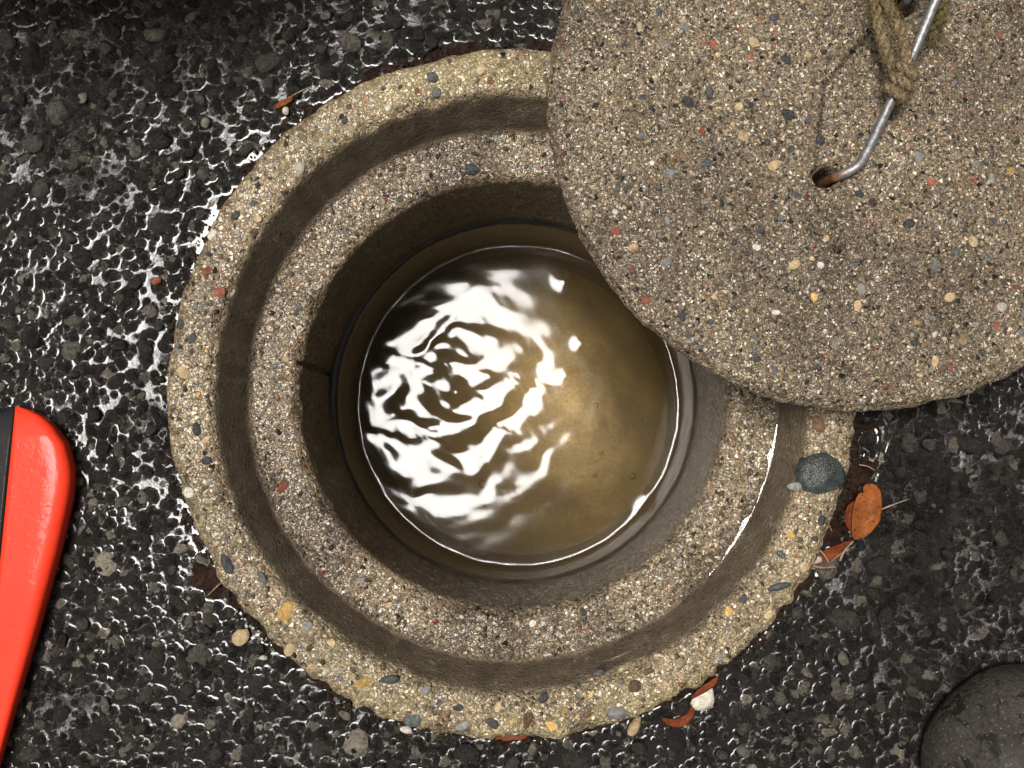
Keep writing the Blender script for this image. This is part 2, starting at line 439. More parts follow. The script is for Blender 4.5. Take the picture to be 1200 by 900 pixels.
# stretch out to the horizon on the same sheet
def ext(a, far):
    g = [a[-1]]; s = st
    while g[-1] < far: s *= 1.35; g.append(g[-1] + s)
    g = np.array(g[1:]); lo = a[0] - (g - a[-1])
    return np.concatenate([lo[::-1], a, g]), len(g)
EX, kx = ext(ax, 60.0); EY, ky = ext(ay, 60.0)
def pad(A): return np.pad(A, [(kx, kx), (ky, ky)] + [(0, 0)] * (A.ndim - 2), mode='edge')
XX, YY = np.meshgrid(EX, EY, indexing='ij'); ZZ = pad(Hs); CC = pad(stone_c); FF = pad(film); TT = pad(trough)
# keep a flat mean level outside the detailed patch
far = np.maximum(np.maximum(x0 - XX, XX - x1), np.maximum(y0 - YY, YY - y1)); fade = sstep(0.0, 0.01, far)
ZZ = ZZ * (1 - fade) + (ZA - 0.001) * fade
V = np.stack([XX, YY, ZZ], -1).reshape(-1, 3)
Q = grid_quads(len(EX), len(EY))
ctr = V[Q].mean(1); rq = np.hypot(ctr[:, 0], ctr[:, 1])
Q = Q[rq > RING_R - 0.006]
pool = (TT * FF).reshape(-1)[Q].mean(1) > 0.55
def sub_mesh(name, q):
    used, inv = np.unique(q, return_inverse=True)
    me = mesh_np(name, V[used], inv.reshape(-1, 4))
    col = np.ones((len(used), 4)); col[:, :3] = CC.reshape(-1, 3)[used]
    fl = np.repeat(FF.reshape(-1)[used][:, None], 4, 1)
    attr(me, 'stone', col); attr(me, 'film', fl)
    return me
road = tag(link('asphalt', sub_mesh('asphalt', Q[~pool]), MAT['asphalt']), kind='structure')
road['label'] = 'wet black coarse asphalt around the concrete ring'
def mat_asphalt_plain():
    m = NT('wet_asphalt_beyond'); v = m.voro(210); v2 = m.voro(95); n = m.noise(600, 4, .65); n2 = m.noise(3, 4)
    sp = m.n('ShaderNodeSeparateColor'); m.l(v.outputs['Color'], sp.inputs[0])
    c = m.ramp(sp.outputs[0], [(0, (.008, .007, .006)), (.5, (.016, .014, .012)), (.8, (.035, .030, .025)), (1, (.11, .095, .075))])
    c = m.mix(1.0, c, m.ramp(n.outputs['Fac'], [(.3, (.4, .4, .4)), (.7, (1.5, 1.5, 1.5))]), 'MULTIPLY')
    h = m.math('ADD', m.math('SUBTRACT', 1.0, v.outputs['Distance']), m.math('ADD', m.math('SUBTRACT', 1.0, v2.outputs['Distance']), m.math('MULTIPLY', n.outputs['Fac'], .4)))
    nb = m.bump(h, .9, .004)
    m.bsdf(c, .6, nb, coat=m.ramp(n2.outputs['Fac'], [(.35, (.4, .4, .4)), (.6, (1, 1, 1))]), coat_rough=.12, coat_normal=nb, spec=.02); return m.m
me = road.data; me.materials.append(mat_asphalt_plain())
pc = np.empty(len(me.polygons) * 3, dtype=np.float32); me.polygons.foreach_get('center', pc); pc = pc.reshape(-1, 3)
me.polygons.foreach_set('material_index', ((pc[:, 0] < x0 + .001) | (pc[:, 0] > x1 - .002) | (pc[:, 1] < y0 + .001) | (pc[:, 1] > y1 - .002)).astype(np.int32))
def mat_puddle():
    m = NT('puddle_water'); n = m.noise(120, 4); n2 = m.noise(500, 3)
    c = m.ramp(n.outputs['Fac'], [(0.3, (0.006, 0.004, 0.003)), (0.6, (0.020, 0.009, 0.005)), (0.8, (0.035, 0.018, 0.010))])
    c = m.mix(1.0, c, m.ramp(n2.outputs['Fac'], [(0.35, (0.5, 0.5, 0.5)), (0.65, (1.5, 1.5, 1.5))]), 'MULTIPLY')
    m.bsdf(c, 0.6, None, coat=1.0, coat_rough=0.02, spec=0.0); return m.m
pud = tag(link('puddle', sub_mesh('puddle', Q[pool]), mat_puddle()), kind='structure')
pud['label'] = 'rusty brown water standing in the gap along the concrete ring'
for k, (x, y, r, asp, rot, top) in enumerate(big):
    m = random.choices(['tar', 'dark', 'worn', 'pale'], [0.42, 0.34, 0.18, 0.06])[0]
    put_pebble('stone', STNM[k % len(STNM)], STN[m], (x, y, top - r * 0.42), (r, r * asp, r * 0.55), rot, road, (random.uniform(-.15, .15), random.uniform(-.15, .15)))

# ------------------------------------------------------------------ the concrete ring
ring = empty('concrete_ring', (0, 0, ZA))
tag(ring, 'round sand coloured concrete chamber ring with a stepped seat, set into the asphalt', 'chamber ring')
ZR = -ZA
def dense(prof, step):
    out = []
    for a, b in zip(prof[:-1], prof[1:]):
        n = max(1, int(math.hypot(b[0] - a[0], b[1] - a[1]) / step))
        for t in range(n): out.append([a[k] + (b[k] - a[k]) * t / n for k in range(3)])
    out.append(list(prof[-1])); return np.array(out)
# (radius, z, smooth mortar skin 0..1)
prof = dense([(.196, -.075, 0), (.2030, -.02, 0), (.2042, -.008, 0), (.2034, -.003, 0), (.2010, -.0006, 0), (.199, 0, 0), (.1795, 0, 0), (.1772, -.0008, .15), (.1757, -.003, .6), (.1745, -.007, .9),
              (.1672, -.042, 1), (.1660, -.0448, .8), (.1640, -.0458, .1), (.1385, -.0465, 0), (.1360, -.0475, .1), (.1345, -.0495, .35), (.1338, -.053, .5), (.1335, -.12, .6), (.1325, -.160, .8),
              (.1330, -.172, 1), (.1375, -.1765, 1), (.1440, -.1785, 1), (.147, -.20, 1)], 0.0013)
NA = 760
th = np.arange(NA) / NA * 2 * np.pi
TH, PR = np.meshgrid(th, np.arange(len(prof)), indexing='ij')
rr_, zz_, sm = prof[PR, 0], prof[PR, 1], prof[PR, 2]
cx, cy = np.cos(TH), np.sin(TH)
outer = sstep(.195, .2035, rr_)
bot = sstep(0.2, 0.9, -cy)
nr = 0.0016 * fbm(cx * 9, cy * 9, zz_ * 30, seed=41) * outer + 0.0036 * fbm(cx * 30, cy * 30, zz_ * 60, seed=42) * outer * (0.35 + bot)
edge_in = np.exp(-((rr_ - .177) / .003) ** 2) * (zz_ > -.012)
nr = nr + (0.0008 + 0.0010 * bot) * fbm(cx * 55, cy * 55, seed=43) * edge_in
nr = nr + 0.0007 * fbm(cx * 45, cy * 45, zz_ * 120, seed=44) * (rr_ < .139)
# joint and chip in the shaft wall, left
dth = np.angle(np.exp(1j * (TH - R(172))))
crack = np.exp(-((dth - 0.02 * fbm(zz_ * 90, cx * 0, seed=6)) / 0.012) ** 2) * (rr_ < .1345) * sstep(-.165, -.05, -(-zz_) * 1.0 + 0 * zz_)
chip = np.exp(-(dth / (0.03 + 0.25 * sstep(-.10, -.175, zz_) )) ** 2) * sstep(-.12, -.175, zz_) * (rr_ < .136)
nr = nr + 0.0035 * np.exp(-(dth / 0.010) ** 2) * (rr_ < .1362) * (zz_ < -.047) + 0.004 * chip
low_ = .0020 * fbm(cx * 1.7, cy * 1.7, zz_ * 8, seed=51, oct=2)
rad = rr_ + nr + low_ * (rr_ > .15)
chz = np.zeros_like(rad)
crng = np.random.default_rng(8)
for k in range(210):                                     # chipped arrises
    ra = [.1775, .2025, .1352][k % 3]; a_ = crng.uniform(0, 6.283); w_ = crng.uniform(.0015, .006) * (1.6 if math.sin(a_) < -.2 else 1)
    dz_ = crng.uniform(.0010, .0042); arc = np.angle(np.exp(1j * (TH - a_))) * ra
    chz -= dz_ * np.exp(-(arc / w_) ** 2 - ((rr_ - ra) / (w_ * .55)) ** 2) * (np.abs(rr_ - ra) < .012) * (zz_ > (-.02 if ra > .15 else -.058))
zf = 0.0007 * fbm(cx * rad * 110, cy * rad * 110, seed=45) + 0.0009 * fbm(cx * rad * 40, cy * rad * 40, seed=46)
zf = zf + 0.0016 * bot * outer * fbm(cx * rad * 70, cy * rad * 70, seed=47)
zz = zz_ + chz + zf * (1 - sm) + 0.0003 * fbm(cx * 80, cy * 80, zz_ * 200, seed=49) * sm
V = np.stack([rad * cx, rad * cy, zz + ZR], -1).reshape(-1, 3)
me = mesh_np('collar', V, grid_quads(NA, len(prof), True))
sm2 = np.clip(sm + 0.25 * fbm(cx * 60, cy * 60, zz_ * 150, seed=50) * (sm > .05) * (sm < .95), 0, 1)
patchy = fbm(cx * 26, cy * 26, zz_ * 45, seed=53, oct=4)
sm2 = np.clip(sm2 - .40 * sstep(.12, .5, patchy) * (sm > .3), 0, 1)
streak = sstep(.15, .5, fbm(cx * 34, cy * 34, zz_ * 4, seed=54, oct=3)) * (sm > .3) * (rr_ < .176)
lich = np.clip(sstep(.168, .19, rr_) * (0.25 + 0.75 * np.maximum(sstep(.55, .95, cy), 0.8 * bot)), 0, 1)
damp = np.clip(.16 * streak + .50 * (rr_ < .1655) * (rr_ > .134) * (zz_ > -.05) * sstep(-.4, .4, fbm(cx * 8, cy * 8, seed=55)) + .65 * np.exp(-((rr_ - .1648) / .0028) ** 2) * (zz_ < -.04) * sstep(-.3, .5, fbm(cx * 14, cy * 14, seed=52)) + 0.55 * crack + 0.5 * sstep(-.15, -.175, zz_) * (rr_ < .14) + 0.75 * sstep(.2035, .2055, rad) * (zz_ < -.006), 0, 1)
attr(me, 'wear', np.stack([sm2, damp, lich, np.ones_like(sm2)], -1).reshape(-1, 4))
collar = link('collar', me, MAT['ring'], ring)

# lower pipe length under the joint
def mat_pipe():
    m = NT('slimy_pipe_wall'); n = m.noise(40, 5, 0.6); n2 = m.noise(800, 3)
    c = m.ramp(n.outputs['Fac'], [(0.3, (0.020, 0.015, 0.009)), (0.55, (0.045, 0.036, 0.023)), (0.75, (0.075, 0.063, 0.042))])
    nb = m.bump(m.math('ADD', n2.outputs['Fac'], n.outputs['Fac']), 0.4, 0.0008)
    m.bsdf(c, 0.45, nb, coat=0.8, coat_rough=0.15, coat_normal=nb); return m.m
prof2 = dense([(.150, -.183, 0), (.1345, -.184, 0), (.1325, -.186, 0), (.1318, -.19, 0), (.1300, -.22, 0), (.1300, -.45, 0)], 0.003)
TH, PR = np.meshgrid(np.arange(360) / 360 * 2 * np.pi, np.arange(len(prof2)), indexing='ij')
r2 = prof2[PR, 0] + 0.0006 * fbm(np.cos(TH) * 12, np.sin(TH) * 12, prof2[PR, 1] * 40, seed=60) + 0.0012 * fbm(np.cos(TH) * 60, np.sin(TH) * 60, seed=61) * np.exp(-((prof2[PR, 1] + .185) / .004) ** 2)
V = np.stack([r2 * np.cos(TH), r2 * np.sin(TH), prof2[PR, 1] + ZR], -1).reshape(-1, 3)
link('lower_pipe', mesh_np('lower_pipe', V, grid_quads(360, len(prof2), True)), mat_pipe(), ring)

# aggregate of the ring, the bigger pebbles
placed = []
def scatter_ring(n, ra, rb, z, rmin, rmax, mats, w):
    k = t = 0
    while k < n and t < 20000:
        t += 1
        a = random.uniform(0, 2 * math.pi); rr = math.sqrt(random.uniform(ra * ra, rb * rb)); s = rmin + (rmax - rmin) * random.random() ** 2.5
        x, y = rr * math.cos(a), rr * math.sin(a)
        if math.hypot(x - 0.196, y - 0.163) < 0.16: continue
        if any((x - p[0]) ** 2 + (y - p[1]) ** 2 < (1.1 * (s + p[2])) ** 2 for p in placed): continue
        placed.append((x, y, s)); k += 1
        put_pebble('pebble', random.choice(PEBM), PEB[random.choices(mats, w)[0]], (x, y, z + ZR - s * 0.16), (s, s * random.uniform(.6, .95), s * .32), random.uniform(0, 6.28), ring,
                   (random.uniform(-.2, .2), random.uniform(-.2, .2)))
MT = ['slate', 'grey', 'tan', 'quartz', 'red', 'brown', 'ochre', 'green', 'purple']
def ring_pebble(px, py, z, s, asp, rot, mat, up=0.3, label=None):
    p = P(px, py, z); placed.append((p.x, p.y, s))
    o = put_pebble('pebble', PEBM[len(placed) % len(PEBM)], PEB[mat], (p.x, p.y, z + ZR - s * 0.18), (s, s * asp, s * up * 1.3), R(rot), ring)
    if label: o['label'] = label
    return o
ring_pebble(963, 557, 0.0, 0.0180, .86, 10, 'green', .30, 'big wet grey green pebble broken out at the rim')
ring_pebble(336, 716, 0.0, 0.0082, .80, 60, 'ochre', .40, 'glossy amber pebble set in the rim')
ring_pebble(266, 660, 0.0, 0.0082, .5, 105, 'slate', .35)
ring_pebble(359, 733, 0.0, 0.0045, .9, 0, 'grey')
ring_pebble(255, 343, 0.0, 0.0050, .9, 30, 'red'); ring_pebble(243, 317, 0.0, 0.0038, .8, 30, 'red'); ring_pebble(575, 96, 0.0, 0.0034, .9, 0, 'red')
ring_pebble(553, 199, -.046, 0.0062, .8, 0, 'slate', .55, 'black chip of stone on the inner ledge')
ring_pebble(960, 497, 0.0, 0.0070, .55, 110, 'brown', .4)
ring_pebble(230, 502, 0.0, 0.0050, .7, 100, 'slate'); ring_pebble(242, 540, 0.0, 0.0035, .8, 0, 'slate')
ring_pebble(455, 797, 0.0, 0.0075, .4, 5, 'slate'); ring_pebble(483, 843, 0.0, 0.0062, .8, 0, 'green'); ring_pebble(702, 788, 0.0, 0.004, .5, 20, 'slate')
ring_pebble(425, 800, 0.0, 0.0080, .6, 10, 'ochre'); ring_pebble(723, 835, 0.0, 0.0085, .6, 0, 'grey'); ring_pebble(745, 806, 0.0, 0.006, .8, 0, 'brown')
ring_pebble(916, 687, 0.0, 0.0090, .4, 15, 'green'); ring_pebble(872, 703, 0.0, 0.0046, .7, 60, 'slate'); ring_pebble(932, 570, 0.0, .005, .6, 0, 'grey')
ring_pebble(330, 571, -.046, 0.0050, .7, 50, 'red'); ring_pebble(276, 252, 0.0, .0042, .7, 60, 'slate'); ring_pebble(297, 272, -.004, .0036, .9, 0, 'slate')
def lower_rim(n):
    k = 0
    while k < n:
        a = random.uniform(R(-150), R(-25)); rr = random.uniform(.181, .200); s_ = random.uniform(.003, .0068); x, y = rr * math.cos(a), rr * math.sin(a); k += 1
        if any((x - p[0]) ** 2 + (y - p[1]) ** 2 < (1.05 * (s_ + p[2])) ** 2 for p in placed): continue
        placed.append((x, y, s_))
        put_pebble('pebble', random.choice(STNM), PEB[random.choices(MT, [.16, .26, .2, .16, .02, .1, .08, .02, 0])[0]], (x, y, ZR - s_ * .15), (s_, s_ * random.uniform(.5, .9), s_ * .34), random.uniform(0, 6.28), ring, (random.uniform(-.25, .25), random.uniform(-.25, .25)))
lower_rim(75)
scatter_ring(120, .1805, .199, 0.0, .0014, .0052, MT, [.22, .24, .18, .12, .05, .09, .05, .04, .01])
scatter_ring(110, .140, .163, -.046, .0012, .0034, MT, [.22, .22, .18, .12, .06, .12, .04, .03, .01])

# ------------------------------------------------------------------ silt and water in the shaft
ZW = -0.253
def mat_silt():
    m = NT('silt_bed'); n = m.noise(28, 5, 0.6); n2 = m.noise(400, 4)
    c = m.ramp(n.outputs['Fac'], [(0.3, (0.36, 0.265, 0.14)), (0.7, (0.64, 0.49, 0.27))])
    c = m.mix(1.0, c, m.ramp(n2.outputs['Fac'], [(0.3, (0.75, 0.75, 0.75)), (0.7, (1.2, 1.2, 1.2))]), 'MULTIPLY')
    m.bsdf(c, 0.9, m.bump(n.outputs['Fac'], 0.5, 0.004)); return m.m
gr = np.linspace(0, .135, 60); ga = np.arange(180) / 180 * 2 * np.pi
GA, GR = np.meshgrid(ga, gr, indexing='ij'); gx, gy = GR * np.cos(GA), GR * np.sin(GA)
mp = P(662, 470, ZW)  # mound shape made up: silt raised here so the water glows golden
du, dv = (gx - mp.x), (gy - mp.y); ca, sa = math.cos(R(-62)), math.sin(R(-62))
e1 = (du * ca + dv * sa) / .110; e2 = (-du * sa + dv * ca) / .074
gz = ZW - .125 + .100 * np.exp(-(e1 ** 2 + e2 ** 2)) + .006 * fbm(gx * 30, gy * 30, seed=70)
link_s = tag(link('silt_bed', mesh_np('silt_bed', np.stack([gx, gy, gz], -1).reshape(-1, 3), grid_quads(180, 60, True)), mat_silt()), kind='structure')
link_s['label'] = 'yellow brown silt under the water in the shaft, mounded up to give the golden glow'

def mat_water():
    m = NT('murky_water')
    fr = m.n('ShaderNodeFresnel'); fr.inputs['IOR'].default_value = 1.333
    tr = m.n('ShaderNodeBsdfTransparent'); tr.inputs[0].default_value = (0.97, 0.95, 0.90, 1)
    gl = m.n('ShaderNodeBsdfGlossy'); gl.inputs['Roughness'].default_value = 0.08
    mx = m.n('ShaderNodeMixShader'); m.l(fr.outputs[0], mx.inputs[0]); m.l(tr.outputs[0], mx.inputs[1]); m.l(gl.outputs[0], mx.inputs[2])
    m.l(mx.outputs[0], m.out.inputs['Surface'])
    va = m.n('ShaderNodeVolumeAbsorption'); va.inputs['Color'].default_value = (0.66, 0.56, 0.34, 1); va.inputs['Density'].default_value = 17.0
    sc_ = m.n('ShaderNodeVolumeScatter'); sc_.inputs['Color'].default_value = (0.74, 0.62, 0.38, 1); sc_.inputs['Density'].default_value = 8.0; sc_.inputs['Anisotropy'].default_value = 0.3
    ad = m.n('ShaderNodeAddShader'); m.l(va.outputs[0], ad.inputs[0]); m.l(sc_.outputs[0], ad.inputs[1])
    m.l(ad.outputs[0], m.out.inputs['Volume'])
    return m.m
WR = .1310
wr = np.concatenate([np.linspace(0, .124, 130), np.linspace(.1246, WR, 24)]); NWA = 420
WA, WRR = np.meshgrid(np.arange(NWA) / NWA * 2 * np.pi, wr, indexing='ij'); wx, wy = WRR * np.cos(WA), WRR * np.sin(WA)
# rings still running out from where something was just lifted out, left of the middle
def waves(lam, seed, n=9, spread=.35, ani=None):
    r_ = np.random.default_rng(seed); o = 0
    for k in range(n):
        l_ = lam * math.exp(r_.normal() * spread); t_ = r_.uniform(0, 6.283) if ani is None else ani[0] + r_.normal() * ani[1]
        o = o + np.sin((wx * math.cos(t_) + wy * math.sin(t_)) * 6.283 / l_ + r_.uniform(0, 6.283))
    return o / math.sqrt(n)
c0 = P(540, 455, ZW)
w1, w2 = .0050 * waves(.060, 1), .0050 * waves(.060, 2); w3, w4 = .0011 * waves(.020, 3), .0011 * waves(.020, 4)
ux, uy = wx - c0.x + w1 + w3, wy - c0.y + w2 + w4
ce, se = math.cos(R(30)), math.sin(R(30)); dd = np.hypot((ux * ce + uy * se) / 1.5, -ux * se + uy * ce)
amp = np.exp(-(np.hypot(wx - c0.x + .014, wy - c0.y + .010) / .066) ** 2) * .95 + .05
rip = .012 * np.sin(2 * np.pi * dd / .0175 + 1.2) * (.5 + .5 * np.tanh(2 * waves(.05, 9))) + .036 * np.sin(2 * np.pi * dd / .033 + 2.4)
rip = rip + .031 * waves(.031, 5, 8, .3, (R(80), .5)) + .0062 * waves(.0125, 6, 9, .25, (R(75), .45)) * (.60 + .45 * waves(.05, 7)) + .0026 * waves(.0060, 8, 9, .2, (R(75), .4)) * np.clip(waves(.06, 10), 0, 2)
for bx, by, ba, bs in [(768, 602, .0021, .0085), (682, 402, .0008, .0042), (664, 440, .0006, .0035), (662, 330, .0008, .0045)]:
    bp = P(bx, by, ZW); rip = rip + 0; bump_add = ba * np.exp(-((wx - bp.x) ** 2 + (wy - bp.y) ** 2) / (2 * bs * bs)); extra = bump_add if bx == 768 else extra + bump_add
rip = rip * amp * .0142 + 0.00016 * fbm(wx * 12, wy * 12, seed=84, oct=2)
men = (0.0013 + .0009 * fbm(np.cos(WA) * 7, np.sin(WA) * 7, seed=88)) * np.exp(-(.1302 - WRR) / .0011) * (WRR > .115)
wz = ZW + extra + rip * (1 - sstep(.118, .129, WRR)) + np.minimum(men, 0.0022)
top = np.stack([wx, wy, wz], -1).reshape(-1, 3)
q = grid_quads(NWA, len(wr), True).tolist()
nT = len(top); low = np.stack([WR * np.cos(WA[:, -1]), WR * np.sin(WA[:, -1]), np.full(NWA, ZW - .16)], -1)
V = np.vstack([top, low, [[0, 0, ZW - .16]]]); L = len(wr)
tri = []
for i in range(NWA):
    i2 = (i + 1) % NWA
    q.append((i * L + L - 1, nT + i, nT + i2, i2 * L + L - 1)); tri.append((nT + i, nT + NWA, nT + i2))
me = bpy.data.meshes.new('water'); me.from_pydata(V.tolist(), [], [f for f in q if len(set(f)) == 4] + tri); me.update()
for p in me.polygons: p.use_smooth = True
water = tag(link('water', me, mat_water()), kind='structure'); water['label'] = 'murky rippled water in the concrete shaft'
import bmesh
bm = bmesh.new(); bm.from_mesh(me); bmesh.ops.remove_doubles(bm, verts=bm.verts, dist=1e-6); bmesh.ops.recalc_face_normals(bm, faces=bm.faces); bm.to_mesh(me); bm.free()

# bubbles floating on the water
def mat_bubble():
    m = NT('bubble_film')
    lw = m.n('ShaderNodeFresnel'); lw.inputs[0].default_value = 1.33
    tr = m.n('ShaderNodeBsdfTransparent'); gl = m.n('ShaderNodeBsdfGlossy'); gl.inputs['Roughness'].default_value = 0.02
    mx = m.n('ShaderNodeMixShader'); m.l(lw.outputs[0], mx.inputs[0]); m.l(tr.outputs[0], mx.inputs[1]); m.l(gl.outputs[0], mx.inputs[2]); m.l(mx.outputs[0], m.out.inputs[0]); return m.m
MAT['bubble'] = mat_bubble()
bu = np.linspace(0, math.pi / 2, 7); bv = np.arange(14) / 14 * 2 * np.pi
BV, BU = np.meshgrid(bv, bu, indexing='ij')
bub = mesh_np('bubble', np.stack([np.sin(BU) * np.cos(BV), np.sin(BU) * np.sin(BV), np.cos(BU) * .8], -1).reshape(-1, 3), grid_quads(14, 7, True)); bub.materials.append(MAT['bubble'])
for px, py, s in [(554, 293, 4.2), (566, 567, 5), (564, 535, 2.6), (562, 547, 2), (592, 538, 2), (698, 475, 3), (741, 558, 4), (704, 531, 2.4), (697, 557, 2.6), (699, 541, 1.6), (751, 492, 2), (665, 519, 1.6), (689, 593, 1.8), (624, 580, 1.8), (641, 596, 2), (580, 601, 2.2), (568, 592, 2), (593, 474, 2.2), (535, 373, 2.2), (664, 470, 1.5)]:
    p = P(px, py, ZW); o = link('bubble', bub, None, water); o.location = p + Vector((0, 0, .0002)); s = s / 1470 * 1.0; o.scale = (s, s, s)

# ------------------------------------------------------------------ the lid, lifted off and laid over the ring's edge
LR = .1715; LT = .045
lid_n_tilt = (R(0.9), R(1.7))
lp = P(1008, 116, .046)
lid = empty('manhole_cover', (lp.x, lp.y, .046), (R(-1.3), R(1.7), 0))
tag(lid, 'round pebble aggregate concrete lid with a wire handle, pulled half off the chamber', 'cover')
bpy.context.view_layer.update()
LM = lid.matrix_world.copy(); LI = LM.inverted(); LN = (LM.to_3x3() @ Vector((0, 0, 1))).normalized()
def LP(px, py, h=0.0):
    """photo point -> lid-local point at height h over the lid face"""
    return LI @ P_plane(px, py, LM.translation + LN * h, LN)
N = 430
a = np.linspace(-1, 1, N); A, B = np.meshgrid(a, a, indexing='ij')
big_ = np.maximum(np.abs(A), np.abs(B)) + 1e-9
# concentric map square -> disc
phi = np.where(np.abs(A) >= np.abs(B), (np.pi / 4) * B / np.where(A == 0, 1e-9, A), np.pi / 2 - (np.pi / 4) * A / np.where(B == 0, 1e-9, B))
rr = np.where(np.abs(A) >= np.abs(B), A, B)
dx, dy = rr * np.cos(phi), rr * np.sin(phi)
rad = np.hypot(dx, dy); pa = np.arctan2(dy, dx)
edge = 1 + (.006 * fbm(np.cos(pa) * 5, np.sin(pa) * 5, seed=90) + .006 * fbm(np.cos(pa) * 30, np.sin(pa) * 30, seed=91)) * sstep(.8, 1, rad)
lx, ly = dx * LR * edge, dy * LR * edge
lz = 0.0010 * fbm(lx * 60, ly * 60, seed=92) + 0.0005 * fbm(lx * 260, ly * 260, seed=93) + .0012 * fbm(lx * 12, ly * 12, seed=94)
lz -= .0035 * sstep(.975, 1.0, rad) ** 2
stain = np.zeros_like(lx)
holes = [(LP(969, 207), .0068, .0050, 20), (LP(1056, 4), .0105, .0070, 25)]
for c, ra, rb, rot in holes:
    u, v = lx - c.x, ly - c.y; cr, sr = math.cos(R(rot)), math.sin(R(rot))
    e = np.hypot((u * cr + v * sr) / ra, (-u * sr + v * cr) / rb)
    lz -= .030 * (1 - sstep(.80, 1.12, e)) + .0018 * np.exp(-(e - 1) ** 2 * 5)
    stain = np.maximum(stain, 1 - sstep(.95, 1.35, e))
    # hollow worn round the hole
    stain = np.maximum(stain, .5 * np.exp(-((e - 1.5) / .25) ** 2))
def seg_dist(pts):
    dmin = np.full_like(lx, 9.0)
    for p, q_ in zip(pts[:-1], pts[1:]):
        ex, ey = q_.x - p.x, q_.y - p.y; t = np.clip(((lx - p.x) * ex + (ly - p.y) * ey) / (ex * ex + ey * ey), 0, 1)
        dmin = np.minimum(dmin, np.hypot(lx - p.x - t * ex, ly - p.y - t * ey))
    return dmin
g = seg_dist([LP(957, 200), LP(959, 165), LP(963, 130), LP(966, 98), LP(985, 78), LP(1004, 55), LP(1024, 34)])
gw = np.exp(-(g / .0014) ** 2)
lz -= .0011 * gw; stain = np.maximum(stain, .95 * gw)
V = np.stack([lx, ly, lz], -1).reshape(-1, 3)
q = grid_quads(N, N)
# rim: side wall and underside
idx = np.arange(N * N).reshape(N, N)
loop = np.concatenate([idx[:-1, 0], idx[-1, :-1], idx[::-1, -1][:-1], idx[0, ::-1][:-1]])
base = V[loop]; n = len(loop); rows = [loop]; VV = [V]; off = len(V)
for fz, fr_ in ((.12, 1.004), (.30, 1.0), (.55, .985), (.80, .97), (.97, .958), (1.0, .945)):
    w = base.copy(); w[:, :2] *= fr_; w[:, 2] = -LT * fz
    w[:, :2] *= (1 + .004 * vnoise(base[:, 0] * 130, base[:, 1] * 130, np.full(n, fz * 6), seed=95))[:, None]
    VV.append(w); rows.append(np.arange(off, off + n)); off += n
qs = [q]
for r0, r1 in zip(rows[:-1], rows[1:]):
    qs.append(np.stack([r0, r1, np.roll(r1, -1), np.roll(r0, -1)], -1))
VV.append(np.array([[0, 0, -LT]])); last = rows[-1]
V = np.vstack(VV); Q = np.vstack(qs)
me = mesh_np('slab', V, Q)
bm = bmesh.new(); bm.from_mesh(me); bm.verts.ensure_lookup_table()
bm.faces.new([bm.verts[i] for i in last[::-1]]); bmesh.ops.recalc_face_normals(bm, faces=bm.faces); bm.to_mesh(me); bm.free()
wear = np.zeros((len(V), 4)); wear[:, 3] = 1; wear[:N * N, 1] = stain.ravel()
wear[:N * N, 1] = np.maximum(wear[:N * N, 1], (.34 * sstep(.0, .5, fbm(lx * 11, ly * 11, seed=96, oct=4))).ravel())
attr(me, 'wear', wear)
link('slab', me, MAT['lid'], lid)
# pebbles of the lid face, the 300 that show largest
lpl = []
def lid_pebble(x, y, s, mat, asp=None, rot=None):
    lpl.append((x, y, s))
    put_pebble('pebble', random.choice(PEBM), PEB[mat], (x, y, -s * .22 + .0002), (s, s * (asp or random.uniform(.55, .95)), s * .36), random.uniform(0, 6.28) if rot is None else rot, lid, (random.uniform(-.15, .15), random.uniform(-.15, .15)))
for px, py, s, mat in [(823, 153, 3.4, 'red'), (764, 192, 2.8, 'quartz'), (868, 437, 3.6, 'red'), (954, 348, 3.4, 'ochre'), (953, 96, 3.0, 'purple'), (1092, 212, 4.0, 'red'), (1142, 211, 2.6, 'red'), (1022, 238, 3.6, 'purple'),
                       (1109, 156, 3.2, 'quartz'), (836, 52, 3.4, 'red'), (881, 230, 3.8, 'brown'), (757, 352, 3.4, 'red'), (759, 379, 3.0, 'red'), (774, 383, 3.0, 'slate'), (740, 348, 3.8, 'slate'), (806, 393, 4.2, 'slate'), (1000, 420, 3.2, 'quartz'),
                       (1096, 423, 4.4, 'tan'), (1132, 30, 3.6, 'red'), (1172, 42, 3.6, 'red'), (1147, 13, 3.2, 'red'), (824, 10, 3.4, 'red'), (690, 50, 3.8, 'tan'), (826, 48, 2.6, 'red'), (880, 67, 2.4, 'red'), (704, 303, 4.2, 'ochre'),
                       (742, 290, 4.0, 'tan'), (934, 230, 3.6, 'slate'), (720, 72, 2.8, 'brown'), (1007, 228, 3.0, 'slate'), (1010, 338, 4.0, 'grey'), (1014, 408, 3.4, 'grey'), (685, 288, 4.2, 'slate'), (690, 330, 3.6, 'quartz'), (1185, 200, 3.6, 'ochre')]:
    p = LP(px, py)
    if math.hypot(p.x, p.y) < LR * .965: lid_pebble(p.x, p.y, s * .00092, mat)
t = 0
